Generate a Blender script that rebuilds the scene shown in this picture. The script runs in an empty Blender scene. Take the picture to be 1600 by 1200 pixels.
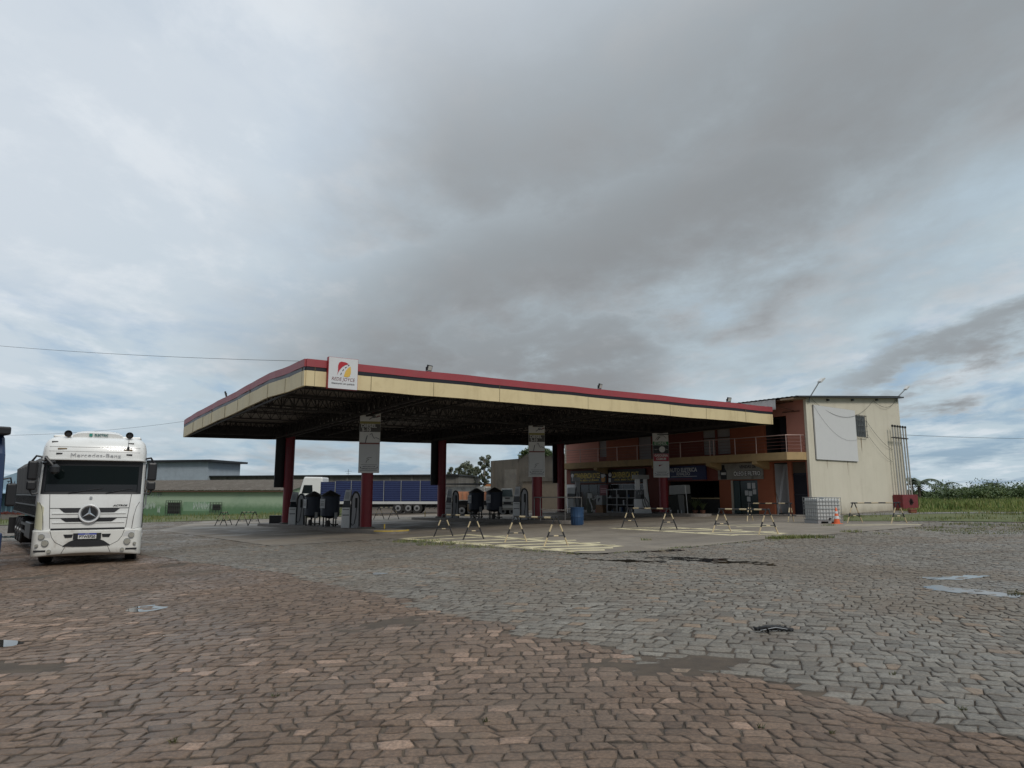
import bpy, bmesh, math, random
import numpy as np
from mathutils import Vector, Matrix
R = math.radians
sc = bpy.context.scene
C = sc.collection
random.seed(7); rng = np.random.default_rng(7)

# ------------------------------------------------------------------ camera
FPX, HOR, TILT, CH = 1090.0, 771.0, 0.024, 1.7
TH = math.atan((HOR-600)/FPX)
cam = bpy.data.cameras.new('camera'); camo = bpy.data.objects.new('camera', cam); C.objects.link(camo)
cam.sensor_width = 36; cam.lens = 36*FPX/1600; cam.clip_start = .1; cam.clip_end = 9000
camo.location = (0, 0, CH); camo.rotation_euler = (math.pi/2+TH, 0, 0)
sc.camera = camo

# ------------------------------------------------------------------ view
sc.view_settings.view_transform = 'Standard'; sc.view_settings.look = 'None'
sc.view_settings.exposure = 0.22; sc.view_settings.gamma = 1
sc.cycles.use_denoising = True
sc.cycles.max_bounces = 8; sc.cycles.diffuse_bounces = 4

# ------------------------------------------------------------------ node helpers
class NT:
    def __init__(s, nt): s.nt = nt; s.n = nt.nodes; s.l = nt.links
    def new(s, t, **k):
        n = s.n.new(t)
        for a, b in k.items(): setattr(n, a, b)
        return n
    def put(s, sock, v):
        if isinstance(v, bpy.types.NodeSocket): s.l.new(v, sock)
        elif v is not None: sock.default_value = v
    def m(s, op, a, b=None, c=None, clamp=False):
        n = s.new('ShaderNodeMath', operation=op, use_clamp=clamp)
        s.put(n.inputs[0], a)
        if b is not None: s.put(n.inputs[1], b)
        if c is not None: s.put(n.inputs[2], c)
        return n.outputs[0]
    def vm(s, op, a, b=None):
        n = s.new('ShaderNodeVectorMath', operation=op); s.put(n.inputs[0], a)
        if b is not None: s.put(n.inputs[1], b)
        return n.outputs[0]
    def mix(s, f, a, b, bt='MIX'):
        n = s.new('ShaderNodeMix', data_type='RGBA', blend_type=bt)
        s.put(n.inputs[0], f); s.put(n.inputs[6], col4(a)); s.put(n.inputs[7], col4(b))
        return n.outputs[2]
    def noise(s, vec, scale, detail=4, rough=.55, dist=0, dim='3D'):
        n = s.new('ShaderNodeTexNoise', noise_dimensions=dim)
        s.put(n.inputs['Vector'], vec); n.inputs['Scale'].default_value = scale
        n.inputs['Detail'].default_value = detail; n.inputs['Roughness'].default_value = rough
        n.inputs['Distortion'].default_value = dist
        return n.outputs['Fac']
    def ss(s, v, a, b, lo=0., hi=1.):
        n = s.new('ShaderNodeMapRange', interpolation_type='SMOOTHSTEP')
        s.put(n.inputs[0], v); n.inputs[1].default_value = a; n.inputs[2].default_value = b
        n.inputs[3].default_value = lo; n.inputs[4].default_value = hi
        return n.outputs[0]
def col4(v):
    if isinstance(v, (tuple, list)) and len(v) == 3: return (v[0], v[1], v[2], 1)
    return v

# ------------------------------------------------------------------ world: sky and clouds
SUN_EL, SUN_AZ = 44, 146      # azimuth clockwise from +Y: behind the camera, to the right
w = bpy.data.worlds.new("World"); sc.world = w; w.use_nodes = True
N = NT(w.node_tree); N.n.clear()
sky = N.new('ShaderNodeTexSky', sky_type='NISHITA', sun_disc=False)
sky.sun_elevation = R(SUN_EL); sky.sun_rotation = R(SUN_AZ)
sky.air_density = 1.0; sky.dust_density = 1.5; sky.ozone_density = 1.2
tc = N.new('ShaderNodeTexCoord'); d = N.vm('NORMALIZE', tc.outputs['Generated'])
sp = N.new('ShaderNodeSeparateXYZ'); N.l.new(d, sp.inputs[0]); dx, dy, dz = sp.outputs
AZ = N.m('ARCTAN2', dx, dy); EL = N.m('ARCSINE', dz)
zz = N.m('ADD', N.m('MAXIMUM', dz, 0.0), .14)
cb = N.new('ShaderNodeCombineXYZ'); N.l.new(N.m('DIVIDE', dx, zz), cb.inputs[0]); N.l.new(N.m('DIVIDE', dy, zz), cb.inputs[1])
cp = cb.outputs[0]                                    # point where the ray meets the cloud layer
cs = N.new('ShaderNodeMapping'); N.l.new(cp, cs.inputs[0]); cs.inputs['Scale'].default_value = (1, .75, 1); cs.inputs['Rotation'].default_value = (0, 0, R(28)); cs.inputs['Location'].default_value = (3.1, 1.7, 0)
n1 = N.noise(cs.outputs[0], 1.1, 8, .58, .15)
n2 = N.noise(cs.outputs[0], 3.0, 10, .62, .15)
n3 = N.noise(cs.outputs[0], .45, 3, .5)
wob = N.m('MULTIPLY', N.m('SUBTRACT', n1, .5), .30)
wob2 = N.m('MULTIPLY', N.m('SUBTRACT', n2, .5), .14)
E2 = N.m('ADD', N.m('ADD', EL, wob), wob2)
# heavy cloud bank: a long band rising from above the canopy to the right, with a broad body above
def band(a0, e0, slope, width, amin=None, amax=None, soft=.15):
    c = N.m('SUBTRACT', E2, N.m('ADD', N.m('MULTIPLY', N.m('SUBTRACT', AZ, a0), slope), e0))
    g = N.m('EXPONENT', N.m('MULTIPLY', N.m('POWER', N.m('ABSOLUTE', N.m('DIVIDE', c, width)), 2), -1))
    A2 = N.m('ADD', AZ, wob)
    if amin is not None: g = N.m('MULTIPLY', g, N.ss(A2, amin-soft, amin+soft))
    if amax is not None: g = N.m('MULTIPLY', g, N.ss(A2, amax-soft, amax+soft, 1, 0))
    return g
dark = band(.10, .31, .38, .17, -.34, .60, .24)
body = band(.22, .47, .26, .30, -.26, 1.1, .20)
low = band(-.02, .17, .10, .07, -.32, .26, .12)
rgt = band(.60, .180, .30, .042, .42, 1.2, .12)
shade = N.m('MAXIMUM', N.m('MAXIMUM', N.m('MULTIPLY', dark, .86), N.m('MULTIPLY', body, .72)), N.m('MAXIMUM', N.m('MULTIPLY', low, .85), N.m('MULTIPLY', rgt, .75)))
shade = N.m('ADD', shade, N.m('MULTIPLY', N.m('SUBTRACT', n2, .5), .52))
shade = N.m('ADD', shade, N.m('MULTIPLY', N.m('SUBTRACT', n1, .5), .60), clamp=True)
lit = N.ss(N.m('ADD', N.m('MULTIPLY', AZ, -.5), N.m('ADD', EL, wob)), .18, .75)   # brighter to the upper left
base = N.mix(lit, (.43, .52, .58), (.54, .595, .655))
base = N.mix(N.m('MULTIPLY', N.ss(n2, .46, .68), .6), base, (.68, .72, .76))
ccol = N.mix(N.ss(shade, -.02, 1.0), base, (.225, .238, .250))
# thin gaps where the clear sky shows, more of them low down
gap = N.m('MULTIPLY', N.ss(N.noise(cs.outputs[0], 1.6, 6, .6, .3), .46, .64), N.ss(EL, .05, .30, 1.0, .12))
gap = N.m('MULTIPLY', gap, N.ss(shade, .15, .6, 1, 0))
# brighter overcast overhead (outside the picture), dimmer toward the ground
zen = N.m('MULTIPLY', N.ss(EL, .62, 1.25, 1.0, 1.6), N.m('ADD', 1, N.m('MULTIPLY', N.m('MULTIPLY', N.ss(dy, -.1, .35, 1, 0), N.ss(EL, .35, .9, 1, 0)), -.55)))   # unseen low sky behind the camera, dimmed to deepen shade under the canopy
ccol = N.vm('MULTIPLY', ccol, (10, 10, 10))
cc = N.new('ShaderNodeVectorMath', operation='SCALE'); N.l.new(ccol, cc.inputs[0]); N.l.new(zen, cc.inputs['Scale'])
skyc = N.new('ShaderNodeVectorMath', operation='SCALE'); N.l.new(sky.outputs[0], skyc.inputs[0]); skyc.inputs['Scale'].default_value = 1.0; skyb = N.mix(.65, skyc.outputs[0], (1.7, 3.0, 4.7))
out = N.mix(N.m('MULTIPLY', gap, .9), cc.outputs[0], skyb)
below = N.ss(EL, -.06, -.005)
out = N.mix(below, (1.2, 1.15, 1.0), out)
bg = N.new('ShaderNodeBackground'); bg.inputs[1].default_value = .1; N.l.new(out, bg.inputs[0])
wo = N.new('ShaderNodeOutputWorld'); N.l.new(bg.outputs[0], wo.inputs[0])

# ------------------------------------------------------------------ sun (veiled by cloud)
sun = bpy.data.lights.new('sun', 'SUN'); sun.energy = 1.5; sun.angle = R(15); sun.color = (1, .945, .87)
so = bpy.data.objects.new('sun', sun); C.objects.link(so)
sd = Vector((math.sin(R(SUN_AZ))*math.cos(R(SUN_EL)), math.cos(R(SUN_AZ))*math.cos(R(SUN_EL)), math.sin(R(SUN_EL))))
so.rotation_euler = sd.to_track_quat('Z', 'Y').to_euler(); so.location = (10, -20, 30)

# ------------------------------------------------------------------ site geometry (slightly tilted ground)
def gz(x, y=0): return TILT*min(max(x, -60), 24)
def ray(px, py):
    a = px-800; b = 600-py
    return Vector((a, FPX*math.cos(TH)-b*math.sin(TH), b*math.cos(TH)+FPX*math.sin(TH)))
def G(px, py, h=0):
    """ground point seen at a position of the 1600x1200 survey photo"""
    r = ray(px, py); r = r/r.y
    y0, y1 = .5, 900
    for _ in range(50):
        y = (y0+y1)/2
        if CH+r.z*y > gz(r.x*y)+h: y0 = y
        else: y1 = y
    return Vector((r.x*y0, y0, CH+r.z*y0))
def DP(px, py, Y):
    r = ray(px, py); r = r/r.y*Y; return Vector((r.x, r.y, r.z+CH))

# ------------------------------------------------------------------ materials
MATS = {}
def mat(name, c, rough=.6, metal=0, var=.0, vscale=3., dirt=0, dcol=(.08, .06, .045), dscale=1.2, bump=0, bscale=30, coat=0, streak=0, spec=None, low=None):
    """principled material with procedural tone variation, grime patches, rain streaks and fine relief"""
    if name in MATS: return MATS[name]
    m = bpy.data.materials.new(name); m.use_nodes = True; n = NT(m.node_tree)
    bs = n.n['Principled BSDF']; t = n.new('ShaderNodeTexCoord').outputs['Object']
    bs.inputs['Roughness'].default_value = rough; bs.inputs['Metallic'].default_value = metal
    if coat: bs.inputs['Coat Weight'].default_value = coat
    if spec is not None: bs.inputs['Specular IOR Level'].default_value = spec
    cur = col4(c)
    if var:
        f = n.noise(t, vscale, 5, .6)
        k = n.m('ADD', n.m('MULTIPLY', n.m('SUBTRACT', f, .5), var*2.2), 1)
        v = n.new('ShaderNodeVectorMath', operation='SCALE'); n.put(v.inputs[0], tuple(c[:3])); n.l.new(k, v.inputs['Scale']); cur = v.outputs[0]
    if dirt:
        f = n.ss(n.noise(t, dscale, 7, .65, .4), .5, .72)
        cur = n.mix(n.m('MULTIPLY', f, dirt), cur, dcol)
    if streak:
        mp = n.new('ShaderNodeMapping'); n.l.new(t, mp.inputs[0]); mp.inputs['Scale'].default_value = (1.1, 1.1, .10)
        f = n.ss(n.noise(mp.outputs[0], 2.0, 6, .65), .48, .75)
        cur = n.mix(n.m('MULTIPLY', f, streak), cur, dcol)
    if low:   # (z0, z1, colour, amount): splash-back stain at the foot of a wall
        s_ = n.new('ShaderNodeSeparateXYZ'); n.l.new(t, s_.inputs[0])
        f = n.ss(n.m('ADD', s_.outputs[2], n.m('MULTIPLY', n.noise(t, 2.5, 5), .8)), low[0]+.4, low[1]+.4, 1, 0)
        cur = n.mix(n.m('MULTIPLY', f, low[3]), cur, low[2])
    n.put(bs.inputs['Base Color'], cur)
    if bump:
        b = n.new('ShaderNodeBump'); b.inputs['Strength'].default_value = bump; b.inputs['Distance'].default_value = .01
        n.l.new(n.noise(t, bscale, 6, .65), b.inputs['Height']); n.l.new(b.outputs[0], bs.inputs['Normal'])
    MATS[name] = m; return m

# ------------------------------------------------------------------ mesh builder
class MB:
    def __init__(s): s.v = []; s.f = []; s.mi = []; s.cur = 0
    def add(s, vs, fs, M=None):
        o = len(s.v)
        for p in vs:
            p = Vector(p)
            s.v.append(M @ p if M else p)
        for f in fs: s.f.append([i+o for i in f]); s.mi.append(s.cur)
        return s
    def box(s, x0, x1, y0, y1, z0, z1, M=None):
        return s.add([(x0,y0,z0),(x1,y0,z0),(x1,y1,z0),(x0,y1,z0),(x0,y0,z1),(x1,y0,z1),(x1,y1,z1),(x0,y1,z1)],
              [(0,3,2,1),(4,5,6,7),(0,1,5,4),(1,2,6,5),(2,3,7,6),(3,0,4,7)], M)
    def cbox(s, x, y, z, sx, sy, sz, M=None): return s.box(x-sx/2, x+sx/2, y-sy/2, y+sy/2, z, z+sz, M)
    def tube(s, pts, r, n=8, cap=True):
        pts = [Vector(p) for p in pts]; rs = r if isinstance(r, (list, tuple)) else [r]*len(pts)
        o = len(s.v); K = len(pts); prev = None
        for i, p in enumerate(pts):
            t = (pts[min(i+1, K-1)]-pts[max(i-1, 0)]).normalized()
            if prev is None: a = t.orthogonal().normalized()
            else: a = (prev-t*prev.dot(t)).normalized()
            prev = a; b = t.cross(a)
            for k in range(n):
                an = 2*math.pi*k/n; s.v.append(p+(a*math.cos(an)+b*math.sin(an))*rs[i])
        for i in range(K-1):
            for k in range(n):
                s.f.append([o+i*n+k, o+i*n+(k+1) % n, o+(i+1)*n+(k+1) % n, o+(i+1)*n+k]); s.mi.append(s.cur)
        if cap:
            s.f.append([o+k for k in range(n)][::-1]); s.mi.append(s.cur)
            s.f.append([o+(K-1)*n+k for k in range(n)]); s.mi.append(s.cur)
        return s
    def beam(s, a, b, wd, ht):
        a = Vector(a); b = Vector(b); t = (b-a).normalized()
        x = t.cross(Vector((0, 0, 1)));
        if x.length < .01: x = Vector((1, 0, 0))
        x.normalize(); z = x.cross(t)
        v = []
        for p in (a, b):
            for sx, sz in ((-1,-1),(1,-1),(1,1),(-1,1)): v.append(p+x*sx*wd/2+z*sz*ht/2)
        return s.add(v, [(3,2,1,0),(4,5,6,7),(0,1,5,4),(1,2,6,5),(2,3,7,6),(3,0,4,7)])
    def prism(s, pts, a, b, axis='y', M=None):
        """2-D outline extruded from a to b along an axis; the outline is xz for y, xy for z, yz for x"""
        def P(u, v, w):
            return (u, w, v) if axis == 'y' else (u, v, w) if axis == 'z' else (w, u, v)
        n = len(pts); v = [P(p[0], p[1], a) for p in pts]+[P(p[0], p[1], b) for p in pts]
        f = [tuple(range(n))[::-1], tuple(range(n, 2*n))]+[(i, (i+1) % n, n+(i+1) % n, n+i) for i in range(n)]
        return s.add(v, f, M)
    def lathe(s, prof, cx, cy, n=20):
        o = len(s.v)
        for r, z in prof:
            for k in range(n):
                a = 2*math.pi*k/n; s.v.append(Vector((cx+r*math.cos(a), cy+r*math.sin(a), z)))
        for i in range(len(prof)-1):
            for k in range(n):
                s.f.append([o+i*n+k, o+i*n+(k+1) % n, o+(i+1)*n+(k+1) % n, o+(i+1)*n+k]); s.mi.append(s.cur)
        s.f.append([o+k for k in range(n)][::-1]); s.mi.append(s.cur)
        s.f.append([o+(len(prof)-1)*n+k for k in range(n)]); s.mi.append(s.cur)
        return s
    def disc(s, x, y, z, r, t=.02, n=20):      # disc facing -y
        o = len(s.v)
        for yy in (y-t, y):
            for k in range(n):
                a = 2*math.pi*k/n; s.v.append(Vector((x+r*math.cos(a), yy, z+r*math.sin(a))))
        s.f.append([o+k for k in range(n)]); s.mi.append(s.cur)
        for k in range(n): s.f.append([o+k, o+n+k, o+n+(k+1) % n, o+(k+1) % n]); s.mi.append(s.cur)
        return s
    def build(s, name, m, parent=None, smooth=False, bevel=0, loc=None, fix=True):
        me = bpy.data.meshes.new(name); me.from_pydata([tuple(p) for p in s.v], [], s.f)
        ms = m if isinstance(m, (list, tuple)) else [m]
        for k in ms: me.materials.append(k)
        if len(ms) > 1: me.polygons.foreach_set('material_index', s.mi)
        if fix:
            bm = bmesh.new(); bm.from_mesh(me); bmesh.ops.recalc_face_normals(bm, faces=bm.faces); bm.to_mesh(me); bm.free()
        if smooth:
            me.polygons.foreach_set('use_smooth', [True]*len(me.polygons))
            me.set_sharp_from_angle(angle=R(38))
        o = bpy.data.objects.new(name, me); C.objects.link(o)
        if parent: o.parent = parent
        if loc: o.location = loc
        if bevel:
            b = o.modifiers.new('bevel', 'BEVEL'); b.width = bevel; b.segments = 2; b.limit_method = 'ANGLE'; b.angle_limit = R(40)
        return o
def B(x0, x1, y0, y1, z0, z1): return MB().box(x0, x1, y0, y1, z0, z1)
def tag(o, label=None, cat=None, group=None, kind=None):
    if label: o['label'] = label
    if cat: o['category'] = cat
    if group: o['group'] = group
    if kind: o['kind'] = kind
    return o
def thing(name, label, cat, loc=(0, 0, 0), rz=0, group=None):
    o = bpy.data.objects.new(name, None); C.objects.link(o); o.location = loc; o.rotation_euler = (0, 0, rz)
    o.empty_display_size = .3
    return tag(o, label, cat, group)
def dup(root, loc, rz, label, s=None):
    r = root.copy(); C.objects.link(r); r.location = loc; r.rotation_euler = (0, 0, rz); r['label'] = label
    if s: r.scale = s
    for ch in list(root.children):
        c = ch.copy(); C.objects.link(c); c.parent = r
        for g in list(ch.children):
            e = g.copy(); C.objects.link(e); e.parent = c
    return r
def text(txt, h, m, parent, x, y, z, width=None, bold=0, align='CENTER', shear=0, name='lettering', rot=(R(90), 0, 0), th=.004):
    """raised lettering standing in the local xz plane and read from -y"""
    cu = bpy.data.curves.new('t', 'FONT'); cu.body = txt; cu.size = h*1.38; cu.align_x = align; cu.align_y = 'CENTER'
    cu.extrude = th; cu.offset = bold; cu.shear = shear; cu.resolution_u = 3
    o = bpy.data.objects.new('t', cu); C.objects.link(o); bpy.context.view_layer.update()
    me = bpy.data.meshes.new_from_object(o.evaluated_get(bpy.context.evaluated_depsgraph_get()))
    C.objects.unlink(o); bpy.data.objects.remove(o)
    me.name = name; me.materials.clear(); me.materials.append(m)
    r = bpy.data.objects.new(name, me); C.objects.link(r); r.parent = parent; r.location = (x, y, z); r.rotation_euler = rot
    if width:
        xs = [v.co.x for v in me.vertices]; wd = max(xs)-min(xs)
        if wd > 0:
            k = width/wd
            for v in me.vertices: v.co.x *= k
    return r
def arrmesh(name, V, F, m, attr=None, parent=None, smooth=False):
    """fast mesh from arrays; F: (n,k) faces"""
    me = bpy.data.meshes.new(name); V = np.asarray(V, dtype=np.float32)
    if not isinstance(F, list): F = [F]
    nl = sum(f.size for f in F); nf = sum(len(f) for f in F)
    me.vertices.add(len(V)); me.vertices.foreach_set('co', V.ravel())
    me.loops.add(nl); me.loops.foreach_set('vertex_index', np.concatenate([f.ravel() for f in F]).astype(np.int32))
    st = []; c = 0
    for f in F:
        st.append(c+np.arange(len(f))*f.shape[1]); c += f.size
    me.polygons.add(nf); me.polygons.foreach_set('loop_start', np.concatenate(st).astype(np.int32))
    me.update(calc_edges=True)
    if attr is not None:
        for an, av in attr.items():
            a = me.attributes.new(an, 'FLOAT', 'POINT'); a.data.foreach_set('value', np.asarray(av, dtype=np.float32))
    me.materials.append(m)
    if smooth: me.polygons.foreach_set('use_smooth', [True]*nf)
    me.validate()
    o = bpy.data.objects.new(name, me); C.objects.link(o)
    if parent: o.parent = parent
    return o
def sheet(name, pts, m, dz, label=None, cat=None, kind='structure', thick=0):
    """a sheet lying on the tilted ground"""
    bm = bmesh.new(); vs = [bm.verts.new((p[0], p[1], 0)) for p in pts]; bm.faces.new(vs)
    for cx in (24, -60):
        bmesh.ops.bisect_plane(bm, geom=bm.verts[:]+bm.edges[:]+bm.faces[:], plane_co=(cx, 0, 0), plane_no=(1, 0, 0))
    bmesh.ops.triangulate(bm, faces=bm.faces)
    for v in bm.verts: v.co.z = gz(v.co.x)+dz
    bmesh.ops.recalc_face_normals(bm, faces=bm.faces)
    me = bpy.data.meshes.new(name); bm.to_mesh(me); bm.free()
    if len(me.polygons) and me.polygons[0].normal.z < 0: me.flip_normals()
    me.materials.append(m); o = bpy.data.objects.new(name, me); C.objects.link(o)
    return tag(o, label, cat, None, kind)

# ================================================================== GROUND
def ground_mat(name, cols, pebble=(.32, .30, .27), bump=.6, pscale=26, wet=0):
    m = bpy.data.materials.new(name); m.use_nodes = True; n = NT(m.node_tree); bs = n.n['Principled BSDF']
    p = n.new('ShaderNodeNewGeometry').outputs['Position']
    f = n.noise(p, .35, 6, .6, .3); f2 = n.noise(p, 5, 8, .7)
    c = n.mix(n.ss(f, .38, .62), cols[0], cols[1])
    c = n.mix(n.ss(f2, .35, .7), c, cols[2])
    vo = n.new('ShaderNodeTexVoronoi', feature='F1'); n.l.new(p, vo.inputs['Vector']); vo.inputs['Scale'].default_value = pscale
    pe = n.m('MULTIPLY', n.ss(vo.outputs['Distance'], .10, .2, 1, 0), n.ss(n.noise(p, 3, 4), .52, .66))
    c = n.mix(n.m('MULTIPLY', pe, .8), c, pebble)
    n.put(bs.inputs['Base Color'], c)
    n.put(bs.inputs['Roughness'], n.ss(n.noise(p, .5, 5, .6), .4, .65, .9, .9-wet))
    b = n.new('ShaderNodeBump'); b.inputs['Strength'].default_value = bump; b.inputs['Distance'].default_value = .012
    n.l.new(n.m('ADD', n.noise(p, 22, 8, .7), n.m('MULTIPLY', pe, .5)), b.inputs['Height']); n.l.new(b.outputs[0], bs.inputs['Normal'])
    return m
M_soil = ground_mat('soil', [(.070, .051, .035), (.10, .074, .050), (.052, .039, .028)])
xs = [-3500, -60, 24, 3500]; ys = [-40, 20, 60, 200, 6000]
mb = MB(); V = [(x, y, gz(x)) for y in ys for x in xs]
mb.add(V, [(j*4+i, j*4+i+1, (j+1)*4+i+1, (j+1)*4+i) for j in range(4) for i in range(3)])
tag(mb.build('ground', M_soil), kind='structure')

# stones: rows of irregular split blocks, each with its own tilt, height and tone
def stone_mat(name, ramp, odd, oddcol, wetcol):
    m = bpy.data.materials.new(name); m.use_nodes = True; n = NT(m.node_tree); bs = n.n['Principled BSDF']
    p = n.new('ShaderNodeNewGeometry').outputs['Position']
    a = n.new('ShaderNodeAttribute', attribute_name='tint').outputs['Fac']
    e = n.new('ShaderNodeAttribute', attribute_name='edge').outputs['Fac']
    cr = n.new('ShaderNodeValToRGB'); n.l.new(a, cr.inputs[0]); el = cr.color_ramp.elements
    el[0].position = 0; el[0].color = col4(ramp[0]); el[1].position = 1; el[1].color = col4(ramp[-1])
    for i, c in enumerate(ramp[1:-1]):
        q = el.new((i+1)/(len(ramp)-1)); q.color = col4(c)
    c = n.mix(n.m('GREATER_THAN', a, odd), cr.outputs[0], oddcol)
    big = n.noise(p, .22, 6, .62, .4)
    c = n.mix(n.ss(big, .44, .64, 0, .75), c, wetcol)                       # broad stained areas
    fine = n.noise(p, 34, 6, .7)
    k = n.new('ShaderNodeVectorMath', operation='SCALE'); n.l.new(c, k.inputs[0]); n.l.new(n.ss(fine, .25, .75, .55, 1.45), k.inputs['Scale'])
    c = k.outputs[0]
    dust = n.m('MULTIPLY', n.ss(n.noise(p, 1.3, 8, .7), .47, .70), .65)
    c = n.mix(dust, c, (.135, .098, .068))
    c = n.mix(n.m('MULTIPLY', n.ss(n.m('ADD', e, n.m('MULTIPLY', n.noise(p, 14, 4), .8)), .65, 1.2), .9), c, (.040, .031, .024))
    n.put(bs.inputs['Base Color'], c)
    n.put(bs.inputs['Roughness'], n.ss(n.noise(p, .4, 6, .65), .42, .62, .72, .42))
    b = n.new('ShaderNodeBump'); b.inputs['Strength'].default_value = .8; b.inputs['Distance'].default_value = .009
    n.l.new(n.m('ADD', n.noise(p, 40, 7, .7), n.m('MULTIPLY', n.noise(p, 9, 3), 2)), b.inputs['Height']); n.l.new(b.outputs[0], bs.inputs['Normal'])
    return m
M_red = stone_mat('red_stone', [(.085, .052, .032), (.130, .082, .052), (.155, .101, .066), (.195, .132, .092)], .980, (.28, .185, .13), (.108, .076, .054))
M_gry = stone_mat('grey_stone', [(.102, .089, .072), (.144, .128, .105), (.170, .153, .127), (.212, .193, .163)], .965, (.20, .145, .10), (.135, .106, .075))

def poly_in(P, X, Y):
    n = len(P); ins = np.zeros(X.shape, bool); j = n-1
    for i in range(n):
        xi, yi = P[i][0], P[i][1]; xj, yj = P[j][0], P[j][1]
        if yi != yj:
            c = ((yi > Y) != (yj > Y)) & (X < (xj-xi)*(Y-yi)/(yj-yi)+xi); ins ^= c
        j = i
    return ins
def vnoise(X, Y, s, seed):
    r = np.random.default_rng(seed); T = r.random((256, 256))
    x = X/s+50; y = Y/s+50; xi = np.floor(x).astype(int); yi = np.floor(y).astype(int); fx = x-xi; fy = y-yi
    fx = fx*fx*(3-2*fx); fy = fy*fy*(3-2*fy)
    g = lambda a, b: T[a % 256, b % 256]
    return (g(xi, yi)*(1-fx)+g(xi+1, yi)*fx)*(1-fy)+(g(xi, yi+1)*(1-fx)+g(xi+1, yi+1)*fx)*fy

apron_px = [(245, 829), (335, 841), (425, 854), (520, 848), (610, 842), (700, 851), (830, 861), (930, 866), (1040, 860), (1200, 843), (1330, 833), (1440, 823)]
apron = [tuple(G(*p)[:2]) for p in apron_px] + [tuple(G(1435, 819)[:2]), (17.5, 40.6), (4.4, 58.2), (-6, 64), (-26, 60)]
bpx = [(215, 866), (300, 878), (430, 895), (540, 917), (690, 955), (800, 985), (920, 1014), (1010, 1038), (1100, 1050), (1250, 1086), (1400, 1122), (1600, 1166), (1800, 1205), (2200, 1300)]
redz = [(-80, -5), (-80, 30)] + [tuple(G(-400, 843)[:2]), tuple(G(215, 846)[:2])] + [tuple(G(*p)[:2]) for p in bpx] + [(20, -5)]

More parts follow.
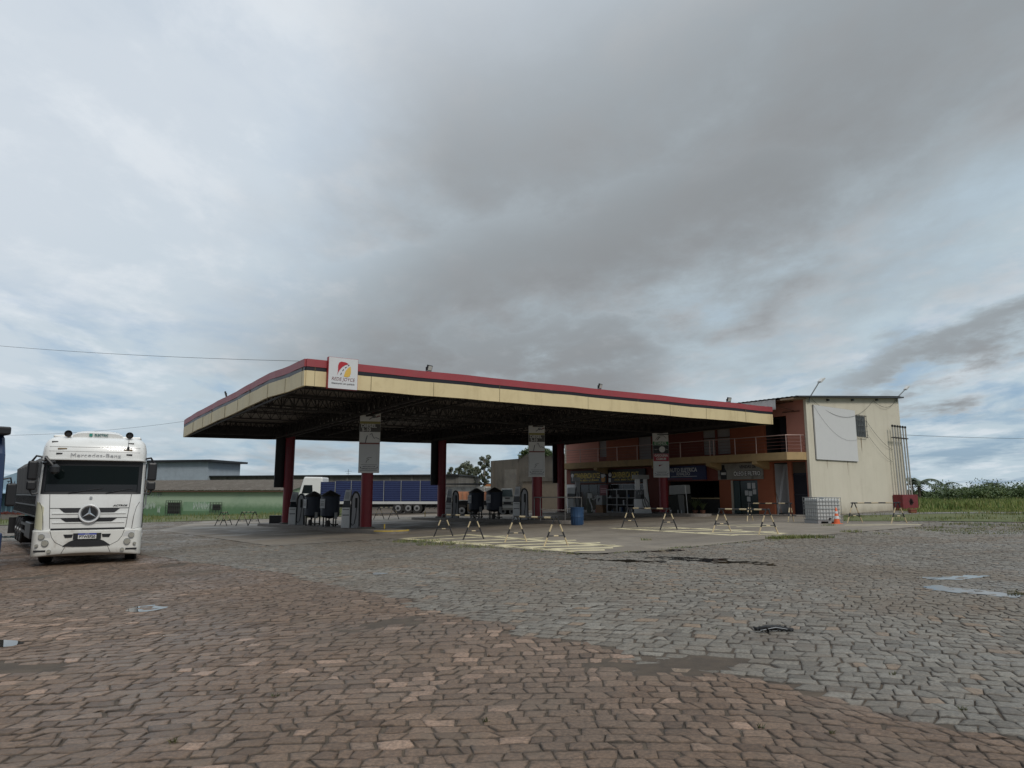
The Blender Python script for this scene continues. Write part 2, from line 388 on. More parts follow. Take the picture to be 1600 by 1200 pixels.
def stones(zone):
    sgn = -1 if zone == 'red' else 1
    out = []
    t = 3.0 if zone == 'red' else -14.; k = 0
    while t < (40 if zone == 'red' else 74):
        rh = .148 if t < 22 else .20
        wmax = .80*t+3 if zone == 'red' else 62
        s = -wmax; L = []
        while s < wmax:
            L.append(s); s += random.choice((random.uniform(.12, .18), random.uniform(.16, .27)))*(1 if t < 22 else 1.2)
        L = np.array(L); sh = rng.normal(0, .026, len(L)); sh2 = rng.normal(0, .026, len(L))
        sh2 += .0
        out.append((t, rh, L, sh, sh2)); t += rh; k += 1
    S0, S1, T0, T1, A0, A1, B0, B1 = [[] for _ in range(8)]
    for (t, rh, L, sh, sh2) in out:
        n = len(L)-1
        S0.append(L[:-1]+sh[:-1]); S1.append(L[1:]+sh[1:]); A0.append(L[:-1]+sh2[:-1]); A1.append(L[1:]+sh2[1:])
        T0.append(np.full(n, t)); T1.append(np.full(n, t+rh))
    S0, S1, T0, T1, A0, A1 = [np.concatenate(a) for a in (S0, S1, T0, T1, A0, A1)]
    n = len(S0)
    # ring of 6 points (s,t) with joints
    j = rng.uniform(.001, .006, n) if zone == 'grey' else rng.uniform(.001, .008, n); g = lambda sc_=.0085: rng.normal(0, sc_, n)
    mid = .5+rng.normal(0, .12, n)
    ring_s = [S0+j+g(), (S0*(1-mid)+S1*mid), S1-j+g(), A1-j+g(), (A0*mid+A1*(1-mid)), A0+j+g()]
    ring_t = [T0+j+g(), T0+j*.6+g(.014), T0+j+g(), T1-j+g(), T1-j*.6+g(.014), T1-j+g()]
    def warp(s, t):
        w1 = (vnoise(s, t, 7.5, 11)-.5)*2.6+(vnoise(s, t, 2.1, 12)-.5)*.30
        w2 = (vnoise(s, t, 6.5, 13)-.5)*2.4+(vnoise(s, t, 1.7, 14)-.5)*.20+(vnoise(s, t, .6, 15)-.5)*.07
        if zone == 'red': return s+w1, t+w2-.85*(np.sqrt(1+(s/3)**2)-1)
        return (s+w1)*.94+(t+w2)*.34, (t+w2)*.94-(s+w1)*.34
    P = [warp(a, b) for a, b in zip(ring_s, ring_t)]
    X = np.stack([p[0] for p in P], 1); Y = np.stack([p[1] for p in P], 1)
    cx = X.mean(1); cy = Y.mean(1)
    inr = poly_in(redz, cx+(vnoise(cx, cy, .8, 3)-.5)*.5, cy); ina = poly_in(apron, cx, cy)
    inview = (np.abs(cx) < .76*cy+1.2) & (cy > 3.4)
    keep = (inr if zone == 'red' else ~inr) & ~ina & inview
    keep &= ~poly_in([tuple(G(*p)[:2]) for p in grass_right_px], cx, cy)
    keep &= ~poly_in([tuple(G(*p)[:2]) for p in grass_left_px], cx, cy)
    keep &= cy < 60
    keep &= ~poly_in([(17.2, 40.4), (4.0, 58.5), (14, 66), (27, 48)], cx, cy)
    # trampled earth: stones sink below the dirt in patches
    sink = vnoise(cx, cy, 1.9, 21)*.6+vnoise(cx, cy, .7, 22)*.4
    thr = (.72 if zone == 'red' else .84)-.10*(vnoise(cx, cy, 6, 23) > .6)
    h = np.where(zone == 'red', .0118, .0128)+rng.normal(0, .0028, n)-np.clip(sink-thr, 0, 1)*.12
    # bare earth patch along the seam
    for (ax, ay, rx, ry) in [(G(1050, 1040)[0], G(1050, 1040)[1], 1.0, .5)]:
        dd = ((cx-ax)/rx)**2+((cy-ay)/ry)**2; h -= np.clip(1.1-dd+(sink-.5)*2.2, 0, 1)*.019
    keep &= h > -.006
    X = X[keep]; Y = Y[keep]; cx = cx[keep]; cy = cy[keep]; h = h[keep]; n = len(h)
    tx = rng.normal(0, .012, n); ty = rng.normal(0, .012, n)
    gzv = TILT*np.clip(X, -60, 24)
    ins = .935
    Xi = cx[:, None]+(X-cx[:, None])*ins; Yi = cy[:, None]+(Y-cy[:, None])*ins
    Zi = TILT*np.clip(Xi, -60, 24)+h[:, None]+(Xi-cx[:, None])*tx[:, None]+(Yi-cy[:, None])*ty[:, None]
    Xc = cx[:, None]+(X-cx[:, None])*.6; Yc = cy[:, None]+(Y-cy[:, None])*.6
    Zc = TILT*np.clip(Xc, -60, 24)+h[:, None]+.0015+(Xc-cx[:, None])*tx[:, None]+(Yc-cy[:, None])*ty[:, None]
    V = np.concatenate([np.stack([X, Y, gzv+h[:, None]-.022], 2), np.stack([Xi, Yi, Zi], 2), np.stack([Xc, Yc, Zc], 2)], 1).reshape(-1, 3)
    o = (np.arange(n)*18)[:, None]
    F6 = o+np.array([12, 13, 14, 15, 16, 17])
    q = []
    for i in range(6):
        q.append(o+np.array([i, (i+1) % 6, 6+(i+1) % 6, 6+i])); q.append(o+np.array([6+i, 6+(i+1) % 6, 12+(i+1) % 6, 12+i]))
    F4 = np.concatenate(q)
    tint = np.repeat(np.clip(.5+rng.normal(0, .27, n)+(vnoise(cx, cy, 3.5, 31)-.5)*.5+(rng.random(n) > .985)*.5, 0, 1), 18)
    edge = np.tile(np.array([1]*6+[.42]*6+[0]*6), n)
    return V, [F6, F4], {'tint': tint, 'edge': edge}, n
grass_right_px = [(1318, 815), (1450, 815), (1600, 817), (1760, 818), (1760, 784), (1421, 784), (1421, 803), (1318, 806)]
grass_left_px = [(-500, 822), (222, 817), (420, 811), (560, 806), (560, 796), (-500, 800)]
V, F, A, n_red = stones('red')
tag(arrmesh('red_cobblestones', V, F, M_red, A), kind='structure')
V, F, A, n_gry = stones('grey')
tag(arrmesh('grey_cobblestones', V, F, M_gry, A), kind='structure')

# concrete apron
def concrete_mat():
    m = bpy.data.materials.new('concrete_apron'); m.use_nodes = True; n = NT(m.node_tree); bs = n.n['Principled BSDF']
    p = n.new('ShaderNodeNewGeometry').outputs['Position']
    c = n.mix(n.ss(n.noise(p, .25, 7, .65, .6), .38, .62), (.15, .125, .097), (.215, .182, .142))
    c = n.mix(n.ss(n.noise(p, 1.6, 8, .72, .5), .52, .75, 0, .6), c, (.10, .088, .078))
    rt = n.new('ShaderNodeMapping'); n.l.new(p, rt.inputs[0]); rt.inputs['Rotation'].default_value = (0, 0, R(-33))
    br = n.new('ShaderNodeTexBrick'); n.l.new(rt.outputs[0], br.inputs['Vector']); br.offset = 0
    br.inputs['Scale'].default_value = 1; br.inputs['Brick Width'].default_value = 4.5; br.inputs['Row Height'].default_value = 3.6
    br.inputs['Mortar Size'].default_value = .02; br.inputs['Mortar Smooth'].default_value = .3
    c = n.mix(n.m('MULTIPLY', br.outputs['Fac'], .65), c, (.07, .065, .06))
    tr = n.new('ShaderNodeMapping'); n.l.new(rt.outputs[0], tr.inputs[0]); tr.inputs['Scale'].default_value = (.06, 1.2, 1)
    c = n.mix(n.ss(n.noise(tr.outputs[0], 1.4, 5, .6), .5, .7, 0, .55), c, (.12, .108, .098))   # tyre-polished lanes
    n.put(bs.inputs['Base Color'], c)
    n.put(bs.inputs['Roughness'], n.ss(n.noise(p, .5, 6, .65), .42, .62, .8, .5))
    b = n.new('ShaderNodeBump'); b.inputs['Strength'].default_value = .3; b.inputs['Distance'].default_value = .006
    n.l.new(n.noise(p, 25, 7, .7), b.inputs['Height']); n.l.new(b.outputs[0], bs.inputs['Normal'])
    return m
sheet('concrete_apron', apron, concrete_mat(), .02)

# yellow hatched boxes
M_ypaint = mat('worn_yellow_paint', (.55, .48, .30), .7, var=.25, vscale=5, dirt=.8, dcol=(.18, .155, .13), dscale=2.2)
def stripes_px(lines, wd):
    mb = MB()
    for (x0, y0, x1, y1) in lines:
        a = G(x0, y0); b = G(x1, y1); t = (b-a); t.z = 0; t.normalize(); s_ = Vector((-t.y, t.x, 0))*wd/2
        K = 6; 
        for i in range(K):
            p = a.lerp(b, i/K); q_ = a.lerp(b, (i+1)/K)
            mb.add([(v.x, v.y, gz(v.x)+.025) for v in (p-s_, q_-s_, q_+s_, p+s_)], [(0, 1, 2, 3)])
    return tag(mb.build('road_markings', M_ypaint), kind='structure')
stripes_px([(632, 842, 726, 836.6), (655, 845, 790, 838.2), (682, 848, 850, 841.5), (712, 850.6, 900, 845.2), (748, 853.4, 938, 849.2), (788, 856.2, 962, 853.2), (832, 859, 958, 857.2), (880, 861.6, 945, 860.6),
            (630, 842.4, 900, 862.8), (726, 835.8, 968, 855.2)], .42)
stripes_px([(962, 826.4, 1050, 824.6), (985, 828, 1110, 826.2), (1030, 830.6, 1160, 828.4), (1085, 833.4, 1210, 831.6), (1140, 836.6, 1222, 835.4), (955, 826, 1150, 837.6), (1040, 824.4, 1228, 834.6)], .36)
stripes_px([(1120, 821.8, 1200, 820.8), (1320, 821.4, 1440, 820.6), (1150, 824, 1215, 823)], .35)
stripes_px([(560, 812.6, 650, 810.4)], .3)

# grass
def grass_mat(name, a, b, c_):
    m = bpy.data.materials.new(name); m.use_nodes = True; n = NT(m.node_tree); bs = n.n['Principled BSDF']
    p = n.new('ShaderNodeNewGeometry').outputs['Position']
    t = n.new('ShaderNodeAttribute', attribute_name='tint').outputs['Fac']
    c = n.mix(n.ss(n.noise(p, .3, 5, .6), .4, .6), a, b)
    c = n.mix(n.ss(t, .55, 1.0), c, c_)
    n.put(bs.inputs['Base Color'], c); bs.inputs['Roughness'].default_value = .65
    return m
M_grass = grass_mat('grass_blades', (.06, .095, .018), (.11, .135, .03), (.22, .19, .07))
M_field = grass_mat('field_grass', (.085, .14, .026), (.14, .18, .035), (.24, .23, .08))
M_turf = ground_mat('turf', [(.065, .095, .022), (.11, .125, .035), (.085, .08, .035)], pebble=(.14, .13, .06))
sheet('grass_verge', [tuple(G(*p)[:2]) for p in grass_left_px], M_turf, .03)
sheet('grass_verge', [tuple(G(*p)[:2]) for p in grass_right_px[:4]]+[(190, 110)]+[(60, 110), tuple(G(1421, 803)[:2]), tuple(G(1318, 806)[:2])], M_turf, .034)
sheet('field', [(24, 60), (24, 900), (900, 900), (900, 60)], M_turf, .012)
def leaf_mat(name, a, b, c_):
    m = bpy.data.materials.new(name); m.use_nodes = True; n = NT(m.node_tree); bs = n.n['Principled BSDF']
    t = n.new('ShaderNodeAttribute', attribute_name='tint').outputs['Fac']
    p = n.new('ShaderNodeNewGeometry').outputs['Position']
    c = n.mix(n.ss(t, 0, .8), a, b); c = n.mix(n.ss(n.noise(p, .5, 3), .5, .65, 0, .7), c, c_)
    n.put(bs.inputs['Base Color'], c); bs.inputs['Roughness'].default_value = .55
    return m
def blades(name, pts, hmin, hmax, m, lean=.35, wd=.012, label=None, cat='grass', kind='stuff', thick=1.0):
    n = len(pts); pts = np.asarray(pts)
    X = pts[:, 0]; Y = pts[:, 1]; Z = TILT*np.clip(X, -60, 24)+.005
    h = rng.uniform(hmin, hmax, n)*(.55+.9*vnoise(X, Y, 4.5, 41) if hmax > .3 else 1); a = rng.uniform(0, 2*np.pi, n); l = rng.uniform(.05, lean, n)*h; b = rng.uniform(0, 2*np.pi, n)
    wv = wd*thick*rng.uniform(.7, 1.4, n)
    dx = np.cos(a)*wv; dy = np.sin(a)*wv; lx = np.cos(b)*l; ly = np.sin(b)*l
    V = np.stack([np.stack([X-dx, Y-dy, Z], 1), np.stack([X+dx, Y+dy, Z], 1), np.stack([X+lx*.4+dx*.7, Y+ly*.4+dy*.7, Z+h*.6], 1), np.stack([X+lx*.4-dx*.7, Y+ly*.4-dy*.7, Z+h*.6], 1), np.stack([X+lx, Y+ly, Z+h], 1)], 1).reshape(-1, 3)
    o = (np.arange(n)*5)[:, None]
    ob = arrmesh(name, V, [o+np.array([0, 1, 2, 3]), o+np.array([3, 2, 4])], m, {'tint': np.repeat(rng.random(n), 5)})
    return tag(ob, label, cat, None, kind)
def scatter(poly, n, patch=0, seed=5):
    P = np.array([p[:2] for p in poly]); lo = P.min(0); hi = P.max(0); r = np.random.default_rng(seed)
    out = []
    tot = 0
    while tot < n:
        q = r.random((n*3, 2))*(hi-lo)+lo; k = poly_in(poly, q[:, 0], q[:, 1])
        if patch: k &= vnoise(q[:, 0], q[:, 1], patch, seed) > r.random(len(q))*.5+.3
        q = q[k]; out.append(q); tot += len(q)
    return np.concatenate(out)[:n]
gr = [G(*p) for p in grass_right_px]; gl = [G(*p) for p in grass_left_px]
blades('grass_stand', scatter(gr, 26000, 1.2), .05, .20, M_grass, label='short rough grass beside the pale side wall and along the lot edge', wd=.012)
blades('grass_stand', scatter(gl, 14000, 1.5, 6), .12, .42, M_grass, label='green grass growing along the foot of the green building', wd=.02)
# tufts around the apron edge
tp = []
for (px, py, n_, r_) in [(1245, 841, 700, .55), (1225, 841.5, 420, .5), (1275, 841, 380, .6), (1210, 842.5, 120, .3), (1330, 832, 120, .4), (650, 847, 420, .9), (690, 851, 300, .9), (735, 856, 160, .8), (1010, 845, 50, .2),
                         (1505, 820, 200, .9), (1560, 822, 260, 1.1), (1460, 826, 120, .8), (1295, 822, 60, .3)]:
    g = G(px, py); a = rng.uniform(0, 2*np.pi, n_); q = r_*np.sqrt(rng.random(n_)); tp.append(np.stack([g.x+q*np.cos(a), g.y+q*np.sin(a)*.7], 1))
blades('weeds', np.concatenate(tp), .03, .13, M_grass, lean=.8, label='small weeds and grass tufts pushing up along the edge of the paving', wd=.008)
tp = []
for (px, py, n_, r_) in [(1592, 930, 260, .17), (1583, 926, 60, .1), (1395, 1057, 22, .03), (1505, 1112, 40, .04), (1190, 1141, 22, .03), (1300, 1150, 20, .03), (270, 1163, 26, .04), (430, 1090, 16, .03), (760, 1130, 14, .03), (1120, 985, 14, .04)]:
    g = G(px, py); a = rng.uniform(0, 2*np.pi, n_); q = r_*np.sqrt(rng.random(n_)); tp.append(np.stack([g.x+q*np.cos(a), g.y+q*np.sin(a)*.5], 1))
blades('weeds', np.concatenate(tp), .012, .05, leaf_mat('weed_leaf', (.035, .05, .015), (.07, .075, .025), (.12, .10, .04)), lean=1.2, label='tiny scattered weeds growing between the paving stones', wd=.004)
sp_ = scatter([G(600, 843), G(720, 853), G(860, 866), G(940, 868), G(1320, 836), G(1600, 835), G(1600, 822), G(1340, 833), G(930, 867), G(700, 851)], 2500, .8, 9)
blades('weeds', sp_, .015, .06, M_grass, lean=.9, label='sparse low weeds in the joints next to the concrete', wd=.008)
# tall field grass and scrub, right
fld = [(26, 47.5), (80, 47.5), (150, 95), (50, 95)]
blades('tall_grass', scatter(fld, 80000, 3.0, 8), .15, .62, M_field, label='tall yellow green grass of the field beyond the road', wd=.03, thick=1.2)
blades('low_grass', scatter([(24, 42), (75, 42), (85, 50), (26, 50)], 22000, 2.0, 12), .05, .25, M_field, label='short bright grass between the road and the field', wd=.02)

M_scrub = leaf_mat('scrub_leaf', (.028, .055, .014), (.07, .11, .028), (.105, .135, .035))
M_euca = leaf_mat('gum_leaf', (.05, .065, .035), (.10, .115, .065), (.13, .135, .08))
M_palm = leaf_mat('palm_leaf', (.018, .032, .012), (.04, .06, .02), (.05, .07, .03))
def leaves(cent, rad, cnt, size, flat=.75):
    """leaf faces scattered through lumpy clumps: returns V, F, tint"""
    P = []; T = []
    for c, r, k in zip(cent, rad, cnt):
        v = rng.normal(size=(k, 3)); v /= np.linalg.norm(v, axis=1)[:, None]
        q = v*(r*rng.random(k)**.42)[:, None]; q[:, 2] *= flat
        P.append(q+np.array(c)); T.append(np.clip(rng.random(k)*.6+rng.random()*.4, 0, 1))
    P = np.concatenate(P); T = np.concatenate(T); n = len(P)
    a = rng.normal(size=(n, 3)); a /= np.linalg.norm(a, axis=1)[:, None]; b = np.cross(a, rng.normal(size=(n, 3))); b /= np.linalg.norm(b, axis=1)[:, None]
    s1 = (size*rng.uniform(.6, 1.3, n))[:, None]; s2 = s1*.42
    V = np.stack([P-a*s1, P-b*s2, P+a*s1, P+b*s2], 1).reshape(-1, 3)
    F = (np.arange(n)*4)[:, None]+np.array([0, 1, 2, 3])
    return V, F, np.repeat(T, 4)
# scrub belt behind the field
ce, ra, cn = [], [], []
for i in range(520):
    y = random.uniform(92, 122); x = random.uniform(.50*y, 1.02*y)
    f = (x/y-.5)
    hh = (.9+1.5*vnoise(np.array([x]), np.array([y]), 6, 4)[0]+f*1.4)*random.uniform(.6, 1.15)
    if x/y < .60: hh *= .62
    r = random.uniform(1.0, 2.0)
    ce.append((x, y, gz(x)+hh*.55)); ra.append(r*max(.7, hh/2.2)); cn.append(300)
V, F, T_ = leaves(ce, ra, cn, .16, .8)
tag(arrmesh('scrub', V, F, M_scrub, {'tint': T_}), 'dense dark green scrub growing beyond the field', 'scrub', None, 'stuff')
M_bark = mat('bark', (.16, .13, .10), .85, var=.3, vscale=6, bump=.5)
M_bark2 = mat('pale_bark', (.30, .27, .23), .8, var=.3, vscale=4)
def palm(px, py, Y, rr, label, nf=15):
    p = DP(px, py, Y); g = gz(p.x); t = thing('palm_tree', label, 'palm', (p.x, p.y, g), 0, 'palms above the scrub')
    H = p.z-g
    MB().tube([(0, 0, 0), (.1, 0, H*.5), (0, 0, H)], [.22, .16, .13], 8).build('trunk', M_bark, t, True)
    V = []; F = []; 
    for i in range(nf):
        a = i*2.399; up = random.uniform(.1, 1.1); L = rr*random.uniform(.8, 1.1); prev = None
        for k in range(9):
            f = k/8; q = Vector((math.cos(a)*L*f, math.sin(a)*L*f, H+math.sin(up)*L*f-L*.75*f*f)); wd = .03
            if k:
                sd_ = Vector((-math.sin(a), math.cos(a), 0))
                for s_ in (-1, 1):
                    o = len(V); tip = q+sd_*s_*L*.28*(1-abs(f-.45))+Vector((math.cos(a)*.1*L, math.sin(a)*.1*L, -.12*L))
                    V += [prev, q, tip]; F.append((o, o+1, o+2))
            prev = q
    arrmesh('crown', np.array([tuple(v) for v in V]), np.array(F), M_palm, {'tint': rng.random(len(V))}, t)
palm(1434, 755, 90, 3.0, 'bushy dark palm rising above the scrub just right of the red pipe box')
palm(1476, 757, 112, 2.4, 'small thin palm with upright fronds above the scrub', 8)
palm(1550, 757, 118, 1.8, 'low palm showing over the thick scrub at the far right', 10)
def bare(px, py, Y, label):
    p = DP(px, py, Y); g = gz(p.x); t = thing('bare_tree', label, 'tree', (p.x, p.y, g)); H = p.z-g
    mb = MB(); mb.tube([(0, 0, 0), (.1, 0, H*.45), (.3, 0, H)], [.14, .09, .03], 6)
    for i in range(12):
        z = H*random.uniform(.35, .9); a = random.uniform(0, 6.3); L = random.uniform(.6, 1.6)
        mb.tube([(.15, 0, z), (.15+math.cos(a)*L*.5, math.sin(a)*L*.5, z+.3), (.15+math.cos(a)*L, math.sin(a)*L, z+.8)], [.04, .03, .012], 5)
    mb.build('branches', M_bark, t)
bare(1423, 757, 90, 'leafless shrub with thin twigs behind the red pipe box')

def gumtree(px, top, base, Y, wpx, label, nc=16):
    p = DP(px, top, Y); g = gz(p.x); H = p.z-g; W = wpx/FPX*Y/2
    t = thing('eucalyptus_tree', label, 'tree', (p.x, p.y, g), 0, 'gum trees behind the trucks')
    mb = MB(); mb.tube([(0, 0, 0), (.1, 0, H*.5), (-.1, 0, H*.95)], [.2, .13, .03], 8)
    ce, ra, cn = [], [], []
    for i in range(nc):
        f = .32+.66*i/(nc-1); z = H*f; a = i*2.4; wr = W*(math.sin(math.pi*min(1, (f-.2)/.95))**.7)*random.uniform(.35, 1)
        c = (math.cos(a)*wr, math.sin(a)*wr, z); ce.append(c); ra.append(W*random.uniform(.30, .5)); cn.append(150)
        mb.tube([(0, 0, z-.9), (c[0]*.5, c[1]*.5, z-.3), c], [.07, .045, .02], 5)
    mb.build('trunk', M_bark2, t, True)
    V, F, T_ = leaves(ce, ra, cn, .15, .9); arrmesh('crown', V, F, M_euca, {'tint': T_}, t)
gumtree(706, 731, 800, 104, 15, 'smallest gum tree, at the left end of the group beside the long wall')
gumtree(727, 724, 800, 104, 26, 'broad gum tree left of the tallest one, over the orange dump truck', 22)
gumtree(741, 728, 800, 108, 20, 'middle gum tree between the broad one and the tallest one', 18)
gumtree(757, 713, 800, 104, 19, 'tallest gum tree, next to the ruined grey wall', 22)
gumtree(716, 729, 800, 112, 14, 'thin gum tree behind the smallest one', 14)

# road beyond the grass at the right
M_asph = mat('old_asphalt', (.16, .15, .14), .85, var=.3, vscale=1.5, dirt=.4, dscale=.6)
sheet('road', [(19.5, 39.2), (300, 35.6), (300, 38.0), (19.5, 41.4)], M_asph, .045)

# puddles
M_pud = bpy.data.materials.new('puddle_water'); M_pud.use_nodes = True
_n = NT(M_pud.node_tree); _b = _n.n['Principled BSDF']; _b.inputs['Base Color'].default_value = (.03, .027, .022, 1); _b.inputs['Roughness'].default_value = .015; _b.inputs['IOR'].default_value = 1.33
_b.inputs['Specular IOR Level'].default_value = .9
def puddle(px_pts, dz=.016, wob=.12):
    P = [G(*p) for p in px_pts]; out = []
    for i in range(len(P)):
        a, b = P[i], P[(i+1) % len(P)]; K = max(2, int((b-a).length/.10)); nrm = Vector((-(b-a).y, (b-a).x, 0)).normalized()
        for k in range(K):
            q = a.lerp(b, k/K); out.append(q+nrm*(random.uniform(-1, 1)*.3+(vnoise(np.array([q.x]), np.array([q.y]), .35, 77)[0]-.5)*2.2)*wob)
    sheet('puddle', out, M_pud, dz)
PZ = .024
puddle([(1428, 903), (1470, 900.5), (1530, 900), (1562, 901.5), (1540, 905), (1490, 907), (1455, 906)], .0168, .22)
puddle([(1432, 918), (1470, 916), (1505, 919), (1555, 925), (1590, 930), (1590, 934), (1545, 931), (1500, 927), (1455, 922)], .0172, .22)
puddle([(875, 865), (930, 861.5), (1000, 859), (1062, 860), (1040, 863), (960, 864.5), (900, 868)], .0168, .35)
puddle([(1000, 872), (1060, 871), (1120, 875), (1220, 883), (1215, 885.5), (1130, 881), (1060, 876)], .0165, .3)
puddle([(900, 873), (970, 875), (1040, 879), (1030, 880.5), (950, 878)], .016, .25)
puddle([(-40, 1004), (10, 1003), (34, 1006), (20, 1011), (-40, 1017)], .0172, .08)
puddle([(196, 949), (235, 947), (262, 951), (236, 956), (205, 955)], .0152, .18)
puddle([(575, 896), (590, 895), (606, 897), (590, 899)], .017, .08)
puddle([(-60, 838.5), (0, 838), (45, 838.5), (40, 840.5), (-60, 841)], .0185, .2)

# ================================================================== STATION CANOPY
S33 = R(33); U = Vector((math.cos(S33), math.sin(S33), 0)); VV = Vector((-.602, .799, 0)).normalized()
cA = Vector((-7.8, 26, 5.71)); cB = Vector((15.35, 41, 5.72)); cC = Vector((-19.6, 41.7, 5.02)); cD = Vector((3.4, 56.7, 5.50))
LU = (cB-cA).length; LV = (cC-cA).length
def bump_left(t):
    xs_ = [0, 1.9, 4.1, 7, 10, 15.9, 19.6]; zs_ = [0, .02, .17, .12, .10, .09, 0]; return float(np.interp(t*19.6, xs_, zs_))
def cp_(s, t, dz=0):
    dz = dz+.010*math.sin(s*31)+.007*math.sin(s*57+1)+.010*math.sin(t*23)*(1-s)   # the old edge is not quite straight
    p = cA*(1-s)*(1-t)+cB*s*(1-t)+cC*(1-s)*t+cD*s*t
    return p+Vector((0, 0, dz+bump_left(t)*(1-s)))
M_fred = mat('fascia_red', (.31, .05, .06), .45, var=.15, vscale=1, dirt=.35, dcol=(.24, .08, .08), streak=.3, bump=.8, bscale=.9)
M_fblk = mat('fascia_black', (.012, .012, .018), .4)
M_fyel = mat('fascia_cream', (.64, .53, .31), .5, var=.10, vscale=.7, dirt=.3, dcol=(.42, .32, .17), streak=.4, bump=.8, bscale=.9)
M_seam = mat('seam', (.10, .075, .04), .8)
M_steel = mat('dark_steel', (.035, .03, .028), .7, var=.3)
M_colr = mat('column_red', (.20, .013, .02), .45, var=.15, dirt=.3, dcol=(.10, .02, .02))
M_croof = mat('roof_sheet', (.21, .18, .155), .6, var=.35, vscale=.7, dirt=.5, dcol=(.05, .045, .04))
can = thing('station_canopy', 'large red, black and cream canopy on red columns over the fuel pumps', 'canopy', (cA.x, cA.y, gz(cA.x)))
def cbuild(mb, name, m, **k):
    o = mb.build(name, m, None, **k); o.parent = can; o.matrix_parent_inverse = Matrix.Translation(-can.location); return o
def strip(edge, z0, z1, off, name, m, K=24, inn=-.03):
    """one band of the fascia: edge gives (s,t) along it"""
    mb = MB(); (s0, t0), (s1, t1), outw = edge
    rows_ = []
    for i in range(K+1):
        f = i/K; s = s0+(s1-s0)*f; t = t0+(t1-t0)*f
        o_ = outw*(off+(.012*math.sin(i*2.3+z0*7)+.006*math.sin(i*5.1) if 0 < i < K else 0)); i_ = outw*inn
        rows_.append([cp_(s, t, z0)+o_, cp_(s, t, z1)+o_, cp_(s, t, z1)+i_, cp_(s, t, z0)+i_])
    vs = [p for r in rows_ for p in r]; fs = []
    for i in range(K):
        for k in range(4): fs.append((i*4+k, (i+1)*4+k, (i+1)*4+(k+1) % 4, i*4+(k+1) % 4))
    fs += [(3, 2, 1, 0), (K*4, K*4+1, K*4+2, K*4+3)]
    mb.add(vs, fs); return cbuild(mb, name, m)
nF = Vector((U.y, -U.x, 0)); nL = Vector((-VV.y, VV.x, 0)); nL = nL if nL.x < 0 else -nL
edges = {'front': ((0, 0), (1, 0), nF), 'left': ((0, 0), (0, 1), nL), 'right': ((1, 0), (1, 1), -nL), 'rear': ((0, 1), (1, 1), -nF)}
seamz = []
for nm, e in edges.items():
    strip(e, 0, .585, .06, 'cream_fascia', M_fyel); strip(e, .588, .735, .05, 'black_stripe', M_fblk); strip(e, .738, 1.03, .07, 'red_fascia', M_fred)
    strip(e, -.004, 1.0, -.031, 'shade_lining', M_steel, inn=-.05)  # dark sheet added so the inside of the cream fascia reads as unlit
    n_ = 10 if nm in ('front', 'rear') else 9
    for i in range(n_+1):
        mb = MB(); f = min(max(i/n_+(.012 if i % 3 == 0 else -.006), .002), .998)
        s = e[0][0]+(e[1][0]-e[0][0])*f; t = e[0][1]+(e[1][1]-e[0][1])*f
        p = cp_(s, t, .003); q = cp_(s, t, .58); mb.beam(p+e[2]*.058, q+e[2]*.058, .014, .014)
        if i % 3 == 0: mb.beam(cp_(s, t, .59)+e[2]*.05, cp_(s, t, .76)+e[2]*.06, .03, .02)
        cbuild(mb, 'panel_joint', M_seam)
# inner framing behind the fascia
for e in edges.values():
    (s0, t0), (s1, t1), nn = e
    mb = MB(); mb.beam(cp_(s0, t0, .04)-nn*.10, cp_(s1, t1, .04)-nn*.10, .07, .07); mb.beam(cp_(s0, t0, .9)-nn*.10, cp_(s1, t1, .9)-nn*.10, .07, .07)
    mb.beam(cp_(s0, t0, .5)-nn*.10, cp_(s1, t1, .5)-nn*.10, .05, .05)
    for i in range(1, 24):
        f = i/24; s = s0+(s1-s0)*f; t = t0+(t1-t0)*f; mb.beam(cp_(s, t, .04)-nn*.11, cp_(s, t, .9)-nn*.11, .04, .04)
    cbuild(mb, 'edge_frame', M_steel)
# corrugated roof sheet
mb = MB(); K1, K2 = 220, 10; vs = []
for i in range(K1+1):
    for j in range(K2+1):
        vs.append(cp_(.003+.994*i/K1, .003+.994*j/K2, .78+(.035 if i % 2 else 0)))
mb.add(vs, [(i*(K2+1)+j, (i+1)*(K2+1)+j, (i+1)*(K2+1)+j+1, i*(K2+1)+j+1) for i in range(K1) for j in range(K2)])
cbuild(mb, 'roof_sheet', M_croof)
def truss(a, b, depth, n, w_=.07, cross=False):
    mb = MB(); up = Vector((0, 0, depth))
    mb.beam(a, b, w_, w_); mb.beam(a+up, b+up, w_, w_)
    for i in range(n):
        p = a.lerp(b, i/n); q = a.lerp(b, (i+1)/n); m_ = a.lerp(b, (i+.5)/n)
        mb.beam(p, m_+up, w_*.55, w_*.55); mb.beam(m_+up, q, w_*.55, w_*.55); mb.beam(p, p+up, w_*.5, w_*.5)
    return mb
cols_s = [5.4/LU, 15.6/LU, 25.7/LU]; cols_t = [7.0/LV, 17.6/LV]
for s in cols_s:
    for dd in (-.009, .009): cbuild(truss(cp_(s+dd, .01, .02), cp_(s+dd, .99, .02), .66, 34, .09), 'truss', M_steel)
for s in (.30, .47, .66, .80): cbuild(truss(cp_(s, .01, .25), cp_(s, .99, .25), .45, 30, .06), 'truss', M_steel)
for t in (.13, .26, .40, .54, .66, .90): cbuild(truss(cp_(.01, t, .30), cp_(.99, t, .30), .42, 52, .06), 'truss', M_steel)
for t in cols_t: cbuild(truss(cp_(.01, t, .0), cp_(.99, t, .0), .70, 46, .09), 'truss', M_steel)
colpos = []
